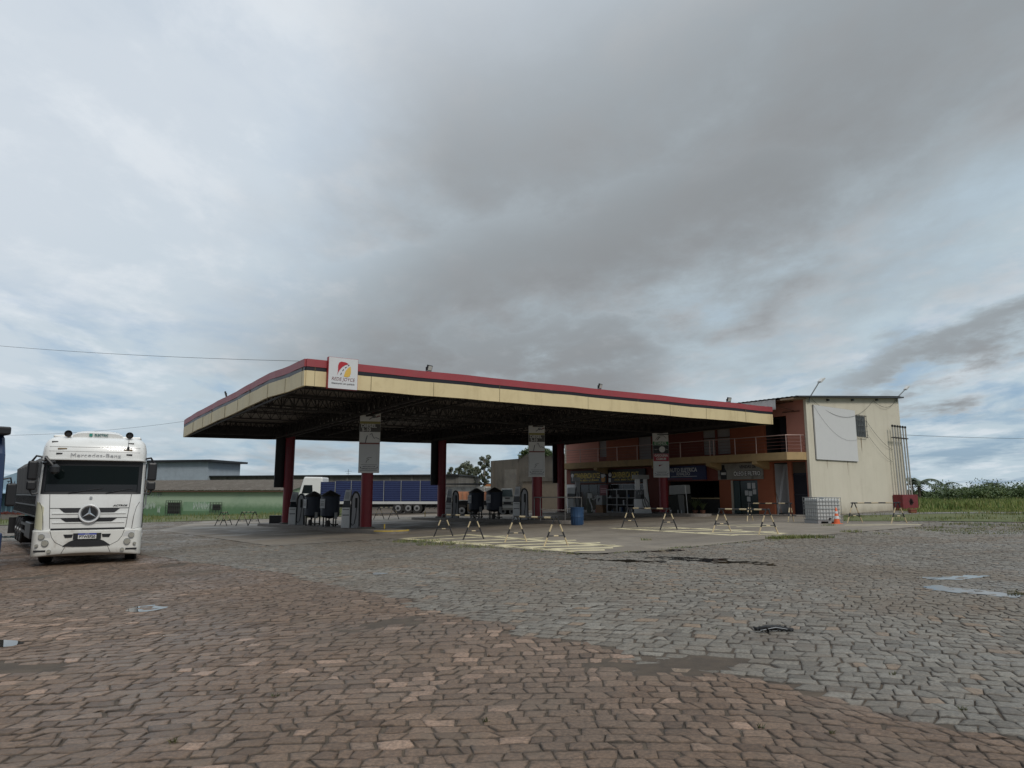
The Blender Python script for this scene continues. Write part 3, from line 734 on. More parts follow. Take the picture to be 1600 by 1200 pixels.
for ti, (P0) in enumerate([Vector((-7.2, 35, 0)), Vector((1.44, 40.6, 0)), Vector((9.9, 46.1, 0))]):
    for k, off in enumerate([0, [11.2, 10.5, 10.2][ti]]):
        p = P0+VV*off; colpos.append((ti, k, p))
        s = cols_s[ti]; top = 5.75
        g = gz(p.x)+.16
        mb = MB(); mb.lathe([(.29, g), (.29, g+3), (.29, top)], p.x, p.y, 22); co = cbuild(mb, 'column', M_colr, smooth=True)
        mb = MB(); mb.lathe([(.42, g-.02), (.42, g+.07), (.36, g+.10)], p.x, p.y, 22); q = cbuild(mb, 'column_base', mat('base_grey', (.12, .11, .10), .8, var=.3)); 
        mb = MB(); mb.cbox(p.x, p.y, top-.25, .75, .75, .05); mb.cbox(p.x, p.y, top-.6, .62, .12, .35); cbuild(mb, 'column_head', M_steel)
# floodlights on the fascia
M_black = mat('black_plastic', (.02, .02, .022), .45); M_lens = mat('lamp_glass', (.5, .5, .48), .15)
def flood(px, py, s, t, yaw, label):
    p = cp_(s, t, 1.04); o = thing('floodlight', label, 'floodlight', p, yaw, 'floodlights on the canopy edge')
    M_ = Matrix.Rotation(R(18), 4, 'X')
    mb = MB(); mb.box(-.15, .15, -.05, .03, .04, .28, M_); mb.build('housing', M_black, o, bevel=.008)
    mb = MB(); mb.box(-.12, .12, -.056, -.051, .07, .25, M_); mb.build('lens', M_lens, o)
    mb = MB(); mb.box(-.17, -.155, -.03, .0, 0, .17).box(.155, .17, -.03, 0, 0, .17).box(-.155, .155, -.03, 0, 0, .02); mb.build('bracket', M_black, o)
def s_at(px):      # position along the front edge seen at px
    lo, hi = 0, 1
    for _ in range(40):
        m_ = (lo+hi)/2; p = cp_(m_, 0, 1)
        x = 800+FPX*p.x/(p.y*math.cos(TH)+(p.z-CH)*math.sin(TH))
        if x < px: lo = m_
        else: hi = m_
    return lo
flood(669, 577, s_at(669), 0, S33+R(25), 'black floodlight on the red canopy edge, nearest to the square logo sign')
flood(936, 606, s_at(936), 0, S33+R(25), 'black floodlight halfway along the red front edge of the canopy')
flood(1140, 627, s_at(1138), 0, S33, 'black floodlight on the canopy front edge close to the building')
flood(365, 604, 0, .55, S33-R(100), 'dark floodlight on the left edge of the canopy roof')

# ---- square logo sign on the fascia
M_white = mat('sign_white', (.60, .61, .62), .4, var=.04, dirt=.12, dcol=(.35, .33, .3)); M_sred = mat('sign_red', (.40, .02, .03), .4); M_syel = mat('sign_gold', (.65, .42, .08), .4); M_ink = mat('sign_ink', (.015, .015, .03), .5); M_inkr = mat('sign_maroon', (.14, .012, .02), .5)
def arc(cx, cz, r, a0, a1, n): return [(cx+r*math.cos(R(a0+(a1-a0)*i/n)), cz+r*math.sin(R(a0+(a1-a0)*i/n))) for i in range(n+1)]
def logo(par, x, y, z, k, full=True):
    """round-cornered red field and gold field parted by a white road with dashes; k = height"""
    P = lambda a: [(x+u*k, z+v*k) for u, v in a]
    redp = [(-.42, -.42), (-.36, -.20), (-.36, .22), (-.30, .40), (-.18, .48), (.12, .46), (.34, .36), (.12, .28), (-.08, .14), (-.24, -.06), (-.34, -.24)]
    gold = [(.46, .22), (.30, .10), (.14, -.12), (.04, -.44), (.06, -.48), (.30, -.50), (.44, -.42), (.50, -.20), (.49, .06)]
    MB().prism(P(redp), y-.006, y).build('emblem', M_sred, par); MB().prism(P(gold), y-.006, y).build('emblem', M_syel, par)
    mb = MB()
    for (a, b, c_, e) in [(-.17, -.38, -.12, -.24), (-.06, -.12, .02, .0), (.10, .08, .20, .17), (.28, .24, .38, .30)]:
        p0 = Vector((x+a*k, y-.005, z+b*k)); p1 = Vector((x+c_*k, y-.005, z+e*k)); mb.beam(p0, p1, .004, .045*k)
    mb.build('road_dash', M_ink, par)
sL = s_at(510); sR = s_at(556)
p0 = cp_(sL, 0, 0)+nF*.20; p1 = cp_(sR, 0, 0)+nF*.20; Wd = (p1-p0).length; mid = (p0+p1)/2
ls = thing('logo_sign', 'square white illuminated-box sign with a red and gold road logo on the canopy edge', 'sign', (mid.x, mid.y, mid.z-.06), S33)
ls['label'] = 'square white sign box with red and gold road logo fixed to the canopy edge'
HH = 1.22
MB().box(-Wd/2, Wd/2, -.06, .14, 0, HH).build('sign_box', mat('sign_red_side', (.33, .02, .03), .45), ls)
MB().box(-Wd/2+.015, Wd/2-.015, -.075, -.06, .012, HH-.012).build('sign_face', M_white, ls)
logo(ls, 0, -.08, HH*.64, .60)
text('REDE JOYCE', .135, M_inkr, ls, 0, -.08, HH*.31, Wd*.78, -.002, shear=.2); text('Abastecendo com qualidade', .075, M_ink, ls, 0, -.08, HH*.175, Wd*.78, -.001, shear=.15)

# ---- fuel price boards on the front columns
M_pan = mat('board_white', (.62, .61, .58), .5, var=.08, dirt=.25, dcol=(.22, .2, .18), streak=.3)
M_pang = mat('board_grey', (.52, .525, .52), .5, var=.05, streak=.2); M_oliv = mat('board_olive', (.26, .23, .07), .5); M_band = mat('board_dark', (.075, .07, .06), .5)
M_grn = mat('board_green', (.02, .17, .05), .5); M_bred = mat('board_red', (.30, .02, .035), .5); M_bblk = mat('board_black', (.012, .012, .012), .5); M_tx = mat('board_text', (.60, .59, .55), .5)
def board(P0, px, py_top, py_bot, wpx, kind, label, rzd=12):
    Y = P0.y-.35; c = DP(px, py_bot, Y); top = DP(px, py_top, Y).z; H = top-c.z; W = wpx/FPX*Y*1.03
    o = thing('fuel_sign', label, 'sign', (c.x, c.y, c.z), R(rzd), 'fuel signs on the canopy columns')
    MB().box(-W/2, W/2, 0, .09, 0, H).build('board', M_pan, o, bevel=.006)
    def bandp(z0, z1, m, n='colour_band'): MB().box(-W/2+.01, W/2-.01, -.006, 0, z0*H, z1*H).build(n, m, o)
    def ln(pts, r, m): MB().tube([(x*W, -.012, z*H) for x, z in pts], r, 5).build('drawn_line', m, o)
    if kind == 'diesel':
        bandp(.815, .855, M_oliv); bandp(.68, .812, M_band); bandp(.475, .50, mat('board_rust', (.20, .07, .06), .6)); bandp(.02, .472, M_pang)
        text('DIESEL', .17, M_tx, o, -.06*W, -.008, .778*H, W*.74, .006); text('S-10', .16, M_tx, o, -.17*W, -.008, .713*H, W*.42, .006)
        ln([(-.05, .885), (.04, .91), (.14, .93), (.3, .925), (.47, .945)], .016, M_ink); ln([(.1, .945), (.22, .955), (.28, .93), (.16, .915), (.1, .945)], .014, M_ink)
        ln([(.3, .93), (.4, .955), (.47, .95)], .012, M_sred)
        ln([(-.2, .50), (-.17, .56), (-.12, .62)], .018, M_ink); ln([(0, .635), (.1, .655), (.14, .61), (.22, .57), (.3, .585), (.47, .56)], .014, M_ink)
        ln([(-.12, .23), (-.06, .25), (.12, .255)], .01, M_band); ln([(-.14, .17), (-.09, .21), (0, .225)], .012, M_band)
        z = .05
    else:
        bandp(.62, .635, M_pan); bandp(.72, .80, M_grn); bandp(.53, .715, M_bblk); bandp(.36, .528, M_bred); bandp(.02, .357, M_pang)
        text('ETANOL', .19, M_tx, o, 0, -.008, .76*H, W*.78, .006); text('GASOLINA', .15, M_tx, o, 0, -.008, .485*H, W*.86, .006); text('COMUM', .15, M_tx, o, 0, -.008, .41*H, W*.62, .006)
        MB().disc(.08*W, -.008, .625*H, .19*W, .006).build('emblem', M_pan, o)
        ln([(-.35, .62), (-.28, .615)], .02, M_tx); ln([(.35, .62), (.42, .615)], .02, M_tx)
        ln([(-.32, .83), (-.2, .89), (-.05, .93), (.2, .93), (.36, .87)], .014, M_band); ln([(-.2, .83), (-.12, .88), (-.02, .90)], .03, M_band)
        MB().prism([(-.16*W, .24*H), (-.16*W, .28*H), (.14*W, .285*H), (0, .27*H), (-.10*W, .25*H)], -.01, -.006).build('emblem', M_inkr, o); z = .05
    text('ABASTECENDO COM', .05, M_ink, o, 0, -.008, .105*H, W*.60, .001); text('COMPROMISSO DE QUALIDADE', .05, M_ink, o, 0, -.008, .068*H, W*.74, .001)
    MB().box(-.38*W, .38*W, -.008, -.004, .135*H, .139*H).box(-.42*W, .42*W, -.008, -.004, .035*H, .041*H).build('rule', M_ink, o)
    MB().prism([(-.44*W, .11*H), (-.36*W, .085*H), (-.40*W, .075*H)], -.01, -.004).prism([(.44*W, .11*H), (.36*W, .085*H), (.40*W, .075*H)], -.01, -.004).build('arrow', M_ink, o)
    return W, H
F0 = [Vector((-7.2, 35, 0)), Vector((1.44, 40.6, 0)), Vector((9.9, 46.1, 0))]
board(F0[0], 576, 645, 739, 31, 'diesel', 'tall pale board reading DIESEL S-10 on the red column below the logo sign')
board(F0[1], 839, 665, 745, 24.5, 'diesel', 'pale DIESEL S-10 board on the middle front column, in front of the ruined wall', 6)
board(F0[2], 1034, 676, 746, 24, 'etanol', 'fuel board with a green ETANOL band and a red GASOLINA COMUM band', 2)
for ti, k, p in colpos:      # boards on the far columns, seen from behind
    if k == 1:
        lb = ['dark back of the fuel board on the far left column', 'dark back of the fuel board on the middle far column', 'dark back of the fuel board on the far column by the shop'][ti]
        sh = [-.30, -.22, -.05][ti]
        o = thing('fuel_sign', lb, 'sign', (p.x+sh*U.x+.34*VV.x, p.y+sh*U.y+.34*VV.y, 2.30+gz(p.x)+.1), S33+math.pi+R(4), 'fuel signs on the canopy columns')
        MB().box(-.5, .5, 0, .09, 0, 3.2).build('board', M_bblk, o, bevel=.006); MB().box(-.49, .49, -.006, -.001, .02, 3.18).build('sign_face', M_pan, o)

# ---- pump islands
M_kerb = mat('kerb_concrete', (.20, .18, .16), .85, var=.25, vscale=2, dirt=.5, dscale=2); M_kyel = mat('kerb_yellow', (.50, .36, .07), .7, dirt=.7, dcol=(.2, .17, .13), dscale=4, var=.2)
def island(P0, n0, n1, label, yel=True):
    c = P0; ang = math.atan2(VV.y, VV.x)-math.pi/2
    o = thing('pump_island', label, 'kerb', (c.x, c.y, gz(c.x)), ang, 'raised islands under the canopy')
    w_ = .85; L0 = -n0; L1 = n1
    pts = arc(0, L1-w_, w_, 0, 180, 14)+arc(0, L0+w_, w_, 180, 360, 14)
    sl = TILT*VV.x
    def pr(z0, z1, sc_): 
        mb = MB(); n = len(pts)
        v = [(x*sc_, y, z0+sl*y) for x, y in pts]+[(x*sc_, y, z1+sl*y) for x, y in pts]
        mb.add(v, [tuple(range(n))[::-1], tuple(range(n, 2*n))]+[(i, (i+1) % n, n+(i+1) % n, n+i) for i in range(n)]); return mb
    pr(-.1, .17, 1).build('kerb', M_kerb, o)
    if yel:
        mb = MB(); q = [p for p in pts]
        n = len(q)
        for i in range(n):
            a = q[i]; b = q[(i+1) % n]
            if (a[1]+b[1])/2 > L0+7.5: continue
            mb.add([(a[0]*1.004, a[1]-.003, .12+sl*a[1]), (b[0]*1.004, b[1]-.003, .12+sl*b[1]), (b[0]*1.004, b[1]-.003, .175+sl*b[1]), (a[0]*1.004, a[1]-.003, .175+sl*a[1]), (b[0]*.88, b[1]+.03, .176+sl*b[1]), (a[0]*.88, a[1]+.03, .176+sl*a[1])], [(0, 1, 2, 3), (3, 2, 4, 5)])
        mb.build('yellow_edge', M_kyel, o)
island(F0[0], 3.5, 14.9, 'raised kerbed island with worn yellow edge carrying the left row of pumps')
island(F0[1], 3.5, 13.8, 'raised kerbed island carrying the middle row of pumps', False)
island(F0[2], 3.5, 13.0, 'raised kerbed island closest to the shops', False)

# ================================================================== FUEL PUMPS, TANKS, ISLAND FURNITURE
M_pw = mat('pump_white', (.74, .74, .73), .4, var=.06, dirt=.25, dcol=(.25, .23, .2)); M_pg = mat('pump_grey', (.42, .42, .43), .4, var=.08, dirt=.2, dcol=(.15, .14, .13))
M_rub = mat('rubber', (.012, .012, .012), .6); M_scr = mat('display_glass', (.02, .025, .03), .1); M_sil = mat('silver_panel', (.42, .43, .44), .3, var=.1, metal=.3)
def make_pump(label, rz, loc):
    t = thing('fuel_pump', label, 'fuel pump', loc, rz, 'slim grey and white fuel pumps')
    mb = MB(); mb.prism([(-.52, 0), (-.10, 0), (-.10, 1.02), (-.50, 1.02)], -.22, .22); mb.build('cabinet', M_pw, t, bevel=.015)
    mb = MB(); mb.prism([(-.48, 1.02), (-.10, 1.02), (-.10, 1.34), (-.43, 1.34)], -.17, .17); mb.build('keypad_recess', M_scr, t, bevel=.01)
    mb = MB(); mb.prism([(-.45, 1.34), (-.10, 1.34), (-.06, 1.92), (-.34, 1.92)], -.22, .22); hd = mb.build('display_head', M_sil, t, bevel=.02)
    MB().prism([(-.40, 1.45), (-.16, 1.45), (-.14, 1.80), (-.34, 1.80)], -.226, -.2215).build('display', mat('display_pale', (.33, .35, .36), .15), hd)
    MB().prism([(-.46, .62), (-.14, .62), (-.14, .66), (-.46, .66)], -.225, -.2215).prism([(-.46, .9), (-.14, .9), (-.14, .93), (-.46, .93)], -.225, -.2215).build('door_seam', M_black, t)
    def side(w0, w1, h, y0, y1, m, nm, **k):
        pts = [(w0, 0)]+[(w0+.02, h*.55)]+[((w0+w1)/2-(w1-w0)*.45*math.cos(R(a)), h*.78+h*.22*math.sin(R(a))) for a in range(0, 181, 15)]+[(w1-.02, h*.55), (w1, 0)]
        MB().prism(pts, y0, y1).build(nm, m, t, **k)
    side(-.09, .42, 1.84, -.20, .20, M_black, 'side_frame', bevel=.01); side(-.02, .35, 1.74, -.235, -.20, M_pg, 'side_panel', bevel=.01); side(-.02, .35, 1.74, .20, .235, M_pg, 'side_panel', bevel=.01)
    for sy in (-1, 1):
        MB().box(.14, .26, min(sy*.235, sy*.245), max(sy*.235, sy*.245), 1.0, 1.5).build('nozzle_recess', M_black, t)
        MB().tube([(.20, sy*.26, 1.46), (.22, sy*.30, 1.30), (.23, sy*.28, 1.10)], [.03, .035, .022], 8).build('nozzle', M_rub, t, True)
        MB().tube([(.23, sy*.28, 1.10), (.20, sy*.30, .6), (.14, sy*.31, .22), (.04, sy*.31, .12), (-.05, sy*.31, .3), (-.07, sy*.30, .9), (-.02, sy*.26, 1.45), (.08, sy*.22, 1.70)], .018, 7).build('hose', M_rub, t, True)
    return t
AI = math.atan2(VV.y, VV.x)
def isl_pt(ti, off, dx_=0):
    p = F0[ti]+VV*off+U*dx_; return Vector((p.x, p.y, gz(p.x)+.17))
PUMPZ = R(8)
pump = make_pump('white and grey fuel pump beside the column that stands under the logo sign', PUMPZ, isl_pt(0, 1.62))
dup(pump, isl_pt(0, 9.3), PUMPZ, 'fuel pump at the far left end of the left island, touching the far left column')
dup(pump, isl_pt(1, 1.45), PUMPZ-R(10), 'fuel pump beside the middle front column, right of the middle tanks')
dup(pump, isl_pt(1, 9.0), PUMPZ-R(4), 'fuel pump at the far end of the middle island, left of the middle tanks')
M_tank = mat('tank_navy', (.018, .024, .040), .55, var=.25, dirt=.3, dcol=(.05, .045, .04)); M_tklid = mat('tank_lid', (.03, .028, .026), .6, var=.4); M_paper = mat('paper_sheet', (.50, .51, .52), .7, var=.05)
def make_tank(label, loc):
    t = thing('filter_tank', label, 'tank', loc, 0, 'dark cylindrical filter tanks')
    MB().lathe([(.06, .42), (.40, .50), (.50, .58), (.50, 1.62), (.49, 1.64)], 0, 0, 28).build('body', M_tank, t, True)
    MB().lathe([(.53, 1.62), (.54, 1.66), (.12, 1.90), (.03, 1.93)], 0, 0, 28).build('lid', M_tklid, t, True)
    for a in range(4):
        x, y = .38*math.cos(R(45+90*a)), .38*math.sin(R(45+90*a)); MB().box(x-.03, x+.03, y-.03, y+.03, 0, .56).build('leg', M_tklid, t)
    NM = Matrix.Rotation(R(-38), 4, 'Z'); MB().box(-.20, .20, -.525, -.50, .98, 1.48, NM).build('notice', M_paper, t)
    mb = MB()
    for z in (1.10, 1.16, 1.22, 1.31): mb.box(-.15, .15, -.528, -.526, z, z+.025, NM)
    mb.build('notice_text', M_band, t)
    MB().tube([(0, -.1, .45), (0, -.25, .20), (.25, -.35, .10), (.55, -.3, .12)], .035, 8).build('pipe', M_steel, t, True)
    MB().lathe([(.11, .02), (.11, .30), (.06, .34)], .0, -.30, 14).build('pump_motor', M_steel, t, True)
    MB().box(.36, .50, -.46, -.36, .42, .75).build('meter', mat('meter_grey', (.28, .28, .27), .4), t)
    return t
tank = make_tank('dark navy tank with a pointed lid, right one of the pair on the left island', isl_pt(0, 4.5))
dup(tank, isl_pt(0, 6.9), R(-14), 'dark tank on the left island standing beside the leftmost fuel pump')
dup(tank, isl_pt(1, 4.2), R(-8), 'dark navy tank on the middle island in front of the old white truck cab')
dup(tank, isl_pt(1, 6.2), R(-16), 'dark tank on the middle island in front of the orange dump body')
# tall old dispenser with header on the near right island
t = thing('fuel_pump', 'tall old fuel dispenser with header and pale posts beside the ETANOL board', 'fuel pump', isl_pt(2, 1.9), R(4))
MB().box(-.62, .50, -.14, .14, 2.28, 2.56).build('header', mat('header_grey', (.36, .36, .34), .5, var=.1), t, bevel=.01)
MB().box(-.44, -.14, -.10, .10, 1.15, 2.28).build('post', M_pw, t); MB().prism([(.12, 0), (.62, 0), (.50, .6), (.36, 2.28), (.14, 2.28)], -.12, .12).build('post', M_pw, t, bevel=.01)
MB().box(-.50, .10, -.24, .24, 0, .95).build('cabinet', M_pw, t, bevel=.012); MB().box(-.48, .08, -.2, .2, .95, 1.55).build('display_head', M_scr, t, bevel=.02)
for x in (-.32, -.2, -.08): MB().tube([(x, -.22, 1.45), (x+.03, -.27, 1.35), (x, -.25, 1.22)], .025, 7).build('nozzle', M_sil, t)
MB().tube([(.0, -.25, 1.3), (.12, -.34, .7), (.25, -.36, .38), (.42, -.36, .45), (.44, -.32, .8), (.38, -.22, 1.5), (.36, -.16, 2.2)], .022, 7).build('hose', M_rub, t, True)
MB().tube([(-.1, -.25, 1.3), (-.02, -.36, .6), (.10, -.38, .32), (.30, -.38, .36), (.33, -.34, .7), (.1, -.3, 1.1)], .022, 7).build('hose', M_rub, t, True)
# old white dispenser at the far end of the right island
t = thing('fuel_pump', 'worn fuel pump behind the blue bin, left of the shop doors', 'fuel pump', isl_pt(2, 8.2, -.5), R(4))
MB().box(-.45, .15, -.22, .22, 0, 1.05).build('cabinet', M_pw, t, bevel=.012); MB().box(-.42, .12, -.18, .18, 1.05, 1.4).build('keypad_recess', M_scr, t); MB().box(-.42, .12, -.22, .22, 1.4, 1.85).build('display_head', M_sil, t, bevel=.02)
MB().box(.17, .5, -.2, .2, 0, 2.3).build('side_frame', M_pg, t, bevel=.03); MB().box(-.05, .5, -.2, .2, 2.32, 2.6).build('header', M_pg, t)
MB().tube([(.3, -.23, 1.5), (.42, -.32, .8), (.34, -.34, .3), (.15, -.34, .25), (.1, -.3, 1.1), (.2, -.24, 1.9)], .02, 7).build('hose', M_rub, t, True)
# two white hung garments / filter cartridges on the far dispenser: a slim white mannequin-like air hose reel
t = thing('air_station', 'pale slim air and water stand with a curled white hose right of the blue bin', 'air pump', isl_pt(2, 6.8, -.2), R(4))
MB().box(-.2, .2, -.1, .1, 0, 1.45).build('post', mat('olive_grey', (.12, .13, .10), .6), t, bevel=.01); MB().box(-.17, .17, -.16, -.1, 1.05, 1.42).build('box', M_pw, t, bevel=.02)
MB().tube([(-.05, -.17, 1.05), (.0, -.2, .8), (.12, -.2, .5), (.16, -.2, .25), (.1, -.2, .1)], .05, 8).build('hose', M_pw, t, True)
MB().tube([(.16, -.12, 1.0), (.3, -.16, .95), (.4, -.14, 1.05), (.38, -.1, 1.25)], .035, 8).build('hose', M_pw, t, True)
# guard frame round the near end of the middle island
M_pipe = mat('guard_pipe', (.20, .19, .18), .5, metal=.4, var=.3)
c = isl_pt(1, -2.2); t = thing('guard_rail', 'open frame of grey pipes standing at the near end of the middle island', 'guard rail', (c.x, c.y, c.z), S33-R(20))
def rail(p, q, nm, r=.03): MB().tube([p, q], r, 8).build(nm, M_pipe, t, True)
for x in (-1.25, .15, 1.1): rail((x, 0, 0), (x, 0, 1.25), 'post')
for x in (-1.25, 1.1): rail((x, 1.3, 0), (x, 1.3, 1.25), 'post')
rail((-1.25, 0, 1.25), (1.1, 0, 1.25), 'top_rail'); rail((-1.25, 1.3, 1.25), (1.1, 1.3, 1.25), 'top_rail'); rail((-1.25, 0, 1.25), (-1.25, 1.3, 1.25), 'top_rail'); rail((1.1, 0, 1.25), (1.1, 1.3, 1.25), 'top_rail')
rail((.15, 0, .62), (1.1, 0, .62), 'mid_rail', .022); rail((-1.25, 0, .62), (.15, 0, .55), 'mid_rail', .022)
# blue bin
M_blue = mat('blue_plastic', (.025, .065, .14), .45, var=.12, dirt=.35, dcol=(.04, .05, .07))
g = G(902, 821); t = thing('waste_bin', 'ribbed blue plastic drum used as a bin, beside the guard frame', 'bin', g)
MB().lathe([(.27, 0), (.30, .06), (.31, .42), (.33, .44), (.32, .48), (.33, .86), (.35, .90), (.35, .92), (.31, .92), (.30, .2)], 0, 0, 28).build('drum', M_blue, t, True)
mb = MB()
for a in range(16): an = a*math.pi/8; mb.tube([(.31*math.cos(an), .31*math.sin(an), .06), (.332*math.cos(an), .332*math.sin(an), .86)], .012, 5)
mb.build('ribs', M_blue, t)
# black box + stub post on the left island
c = isl_pt(0, 13.2); t = thing('crate', 'low black box at the far left end of the left island', 'box', (c.x, c.y, c.z), S33-R(25))
MB().box(-.36, .36, -.3, .3, 0, .48).build('body', M_black, t, bevel=.02); MB().box(-.37, .37, -.31, .31, .46, .50).build('lid', M_rub, t, bevel=.01)
c = isl_pt(0, -1.6, .2); t = thing('bollard', 'short yellow stub post near the front end of the left island', 'bollard', (c.x, c.y, c.z))
MB().tube([(0, 0, 0), (0, 0, .24)], .035, 10).build('post', M_kyel, t); MB().lathe([(.06, 0), (.06, .015)], 0, 0, 12).build('base', M_steel, t)
t = thing('marker_post', 'thin yellow marker post left of the middle island', 'post', G(664, 811))
MB().tube([(0, 0, 0), (0, 0, .55)], .03, 8).build('post', M_kyel, t); MB().lathe([(.07, 0), (.07, .02)], 0, 0, 12).build('base', M_steel, t)

# ================================================================== BARRIERS
M_bk = mat('barrier_black', (.015, .015, .017), .5); M_by = mat('barrier_cream', (.52, .42, .26), .55, dirt=.3, dcol=(.3, .22, .12), dscale=5)
def seg_tube(mb, a, b, r, cuts):
    a = Vector(a); b = Vector(b); t0 = 0; k = 0
    for f, c_ in cuts:
        mb.cur = c_; mb.tube([a.lerp(b, t0), a.lerp(b, f)], r, 8, cap=True); t0 = f
    mb.cur = 0
def barrier(pa, pb, label, group='black and cream trestle barriers', hgt=.93, yaw=None, ph=0):
    a = G(*pa); b = G(*pb); d_ = b-a; L = Vector((d_.x, d_.y, 0)).length; ang = math.atan2(d_.y, d_.x)
    t = thing('trestle_barrier', label, 'barrier', a, ang, group); dz_ = d_.z
    y2 = (yaw if yaw is not None else math.radians(12))-ang     # the trestles are turned a little
    for x, z0 in ((0, 0), (L, dz_)):
        tr = None
        for s in (-1, 1):
            mb = MB(); w_ = .40
            f = Vector((x+math.cos(y2)*w_*s, math.sin(y2)*w_*s, z0)); top = Vector((x+math.cos(y2)*.035*s, math.sin(y2)*.035*s, z0+hgt))
            seg_tube(mb, f, top, .026, [(.30, 1 if ph else 0), (.50, 0), (.74, 1), (1, 0)]); mb.build('leg', [M_bk, M_by], t)
        mb = MB(); p = Vector((x-math.cos(y2)*.27, -math.sin(y2)*.27, z0+.36*hgt)); q = Vector((x+math.cos(y2)*.27, math.sin(y2)*.27, z0+.36*hgt))
        seg_tube(mb, p, q, .02, [(.36, 0), (.64, 1), (1, 0)]); mb.build('crossbar', [M_bk, M_by], t)
    mb = MB(); n = 7; seg_tube(mb, (-.12, 0, hgt-.03), (L+.12, 0, hgt-.03+dz_), .028, [((i+1)/n, i % 2) for i in range(n)]); mb.build('bar', [M_bk, M_by], t)
    return t
barrier((693, 839), (740, 843.5), 'striped trestle barrier at the left end of the front row, before the middle tanks')
barrier((806, 848), (869, 854), 'striped trestle barrier nearest the camera, over the hatched box', ph=1)
barrier((984, 825), (1045, 828.5), 'striped trestle barrier in front of the ETANOL column')
barrier((1128, 832), (1201, 836), 'front trestle barrier before the oil and filter shop', ph=1)
barrier((1172, 814.5), (1236, 816), 'rear trestle barrier by the white stair recess, left of the caged tank', ph=1, yaw=R(50))
barrier((1336, 817.5), (1405, 818.5), 'trestle barrier standing beside the pale side wall', ph=1)
barrier((345, 822), (353, 821), 'trestle barrier left of the pair near the green building', yaw=R(5))
barrier((378, 822), (397, 822), 'trestle barrier with a pale bar, right of the pair near the green building', yaw=R(5))
barrier((592, 812), (615, 812), 'trestle barrier seen behind the column under the logo sign', yaw=R(5))

# ================================================================== SHOP BUILDING
FLp = Vector((4.5, 58.0, 0)); AB = math.atan2(-.799, .602); LB = 21.3; DB = 11.5
bld = thing('shop_building', 'two storey shop building with orange ground floor, salmon balcony level and a pale side wall', 'building', (FLp.x, FLp.y, 0), AB)
bld['label'] = 'two storey shop building with orange shopfronts, salmon balcony storey and pale stained side wall'
M_or = mat('paint_orange', (.31, .095, .045), .7, var=.12, vscale=1.2, dirt=.35, dcol=(.16, .05, .03), bump=.15)
M_sal = mat('paint_salmon', (.48, .21, .16), .7, var=.08, vscale=1, dirt=.2, dcol=(.3, .12, .09), bump=.15)
M_wshade = mat('paint_wall_shaded', (.19, .048, .03), .7, var=.1, dirt=.25, dcol=(.13, .03, .02))  # darker copy of the wall paint, with the shade put into its colour
M_cream = mat('wall_cream', (.59, .55, .45), .8, var=.07, vscale=.8, dirt=.4, dcol=(.44, .40, .31), dscale=.5, streak=.38, bump=.2, low=(.2, 1.25, (.27, .235, .17), .8))
M_slab = mat('slab_tan', (.42, .29, .14), .7, var=.12, dirt=.35, dcol=(.12, .10, .07), dscale=1.1, streak=.3)
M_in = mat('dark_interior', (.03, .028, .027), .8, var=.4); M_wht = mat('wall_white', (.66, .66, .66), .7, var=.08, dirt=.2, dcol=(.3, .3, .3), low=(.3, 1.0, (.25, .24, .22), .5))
M_glass = mat('shop_glass', (.012, .015, .016), .08); M_alu = mat('aluminium', (.38, .385, .39), .4, metal=.5); M_wood = mat('brown_trim', (.10, .05, .03), .6)
def bb(nm, m, *b, par=None, **k): return B(*b).build(nm, m, par or bld, **k)
T_ = .22
# ground floor wall pieces between openings, z to 3.62 (lintel band above 2.5)
zf = 3.62
def wall(x0, x1, z0, z1, m, nm='wall', y0=0, y1=T_): return bb(nm, m, x0, x1, y0, y1, z0, z1)
wall(.0, 1.5, -.1, 2.42, M_wht); wall(0, 10.75, 2.42, zf, M_wshade)
wall(8.75, 10.75, -.1, 2.42, M_wshade); wall(4.55, 4.95, -.1, 2.42, M_in)
wall(10.75, 15.0, 2.52, zf, M_wshade); wall(15.0, 15.9, -.1, 2.52, M_or); wall(15.0, 18.95, 2.52, zf, M_or); wall(17.85, 18.95, -.1, 2.52, M_or)
wall(19.95, 20.2, -.1, 3.55, M_or); wall(18.95, 21.3, 3.55, zf, M_or); wall(21.14, 21.3, -.1, 3.55, M_sal); wall(20.2, 21.14, -.1, .42, M_or)
# interiors: floor, back and side walls give real depth
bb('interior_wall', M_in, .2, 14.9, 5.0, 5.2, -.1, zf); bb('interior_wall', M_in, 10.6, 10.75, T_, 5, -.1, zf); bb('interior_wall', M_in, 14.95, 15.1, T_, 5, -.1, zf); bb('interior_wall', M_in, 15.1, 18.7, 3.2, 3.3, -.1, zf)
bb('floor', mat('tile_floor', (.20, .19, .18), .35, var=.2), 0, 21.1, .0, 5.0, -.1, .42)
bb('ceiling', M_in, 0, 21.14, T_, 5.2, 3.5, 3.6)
bb('recess_wall', M_wht, 18.95, 20.0, 1.4, 1.5, .42, 3.55); bb('recess_wall', M_wht, 19.90, 19.95, T_, 1.4, .42, 3.5); bb('recess_wall', M_wht, 18.72, 18.82, .23, 1.4, .42, 3.5)
MB().prism([(1.4, .42), (1.4, 3.5), (.3, .42)], 18.83, 19.0, 'x').build('stair_side', M_wht, bld)
# kerb / pavement in front of shops
MB().prism([(0, -.2), (0, .18), (21.0, .48), (21.0, -.2)], -1.1, -.01).build('pavement_step', M_kerb, bld)
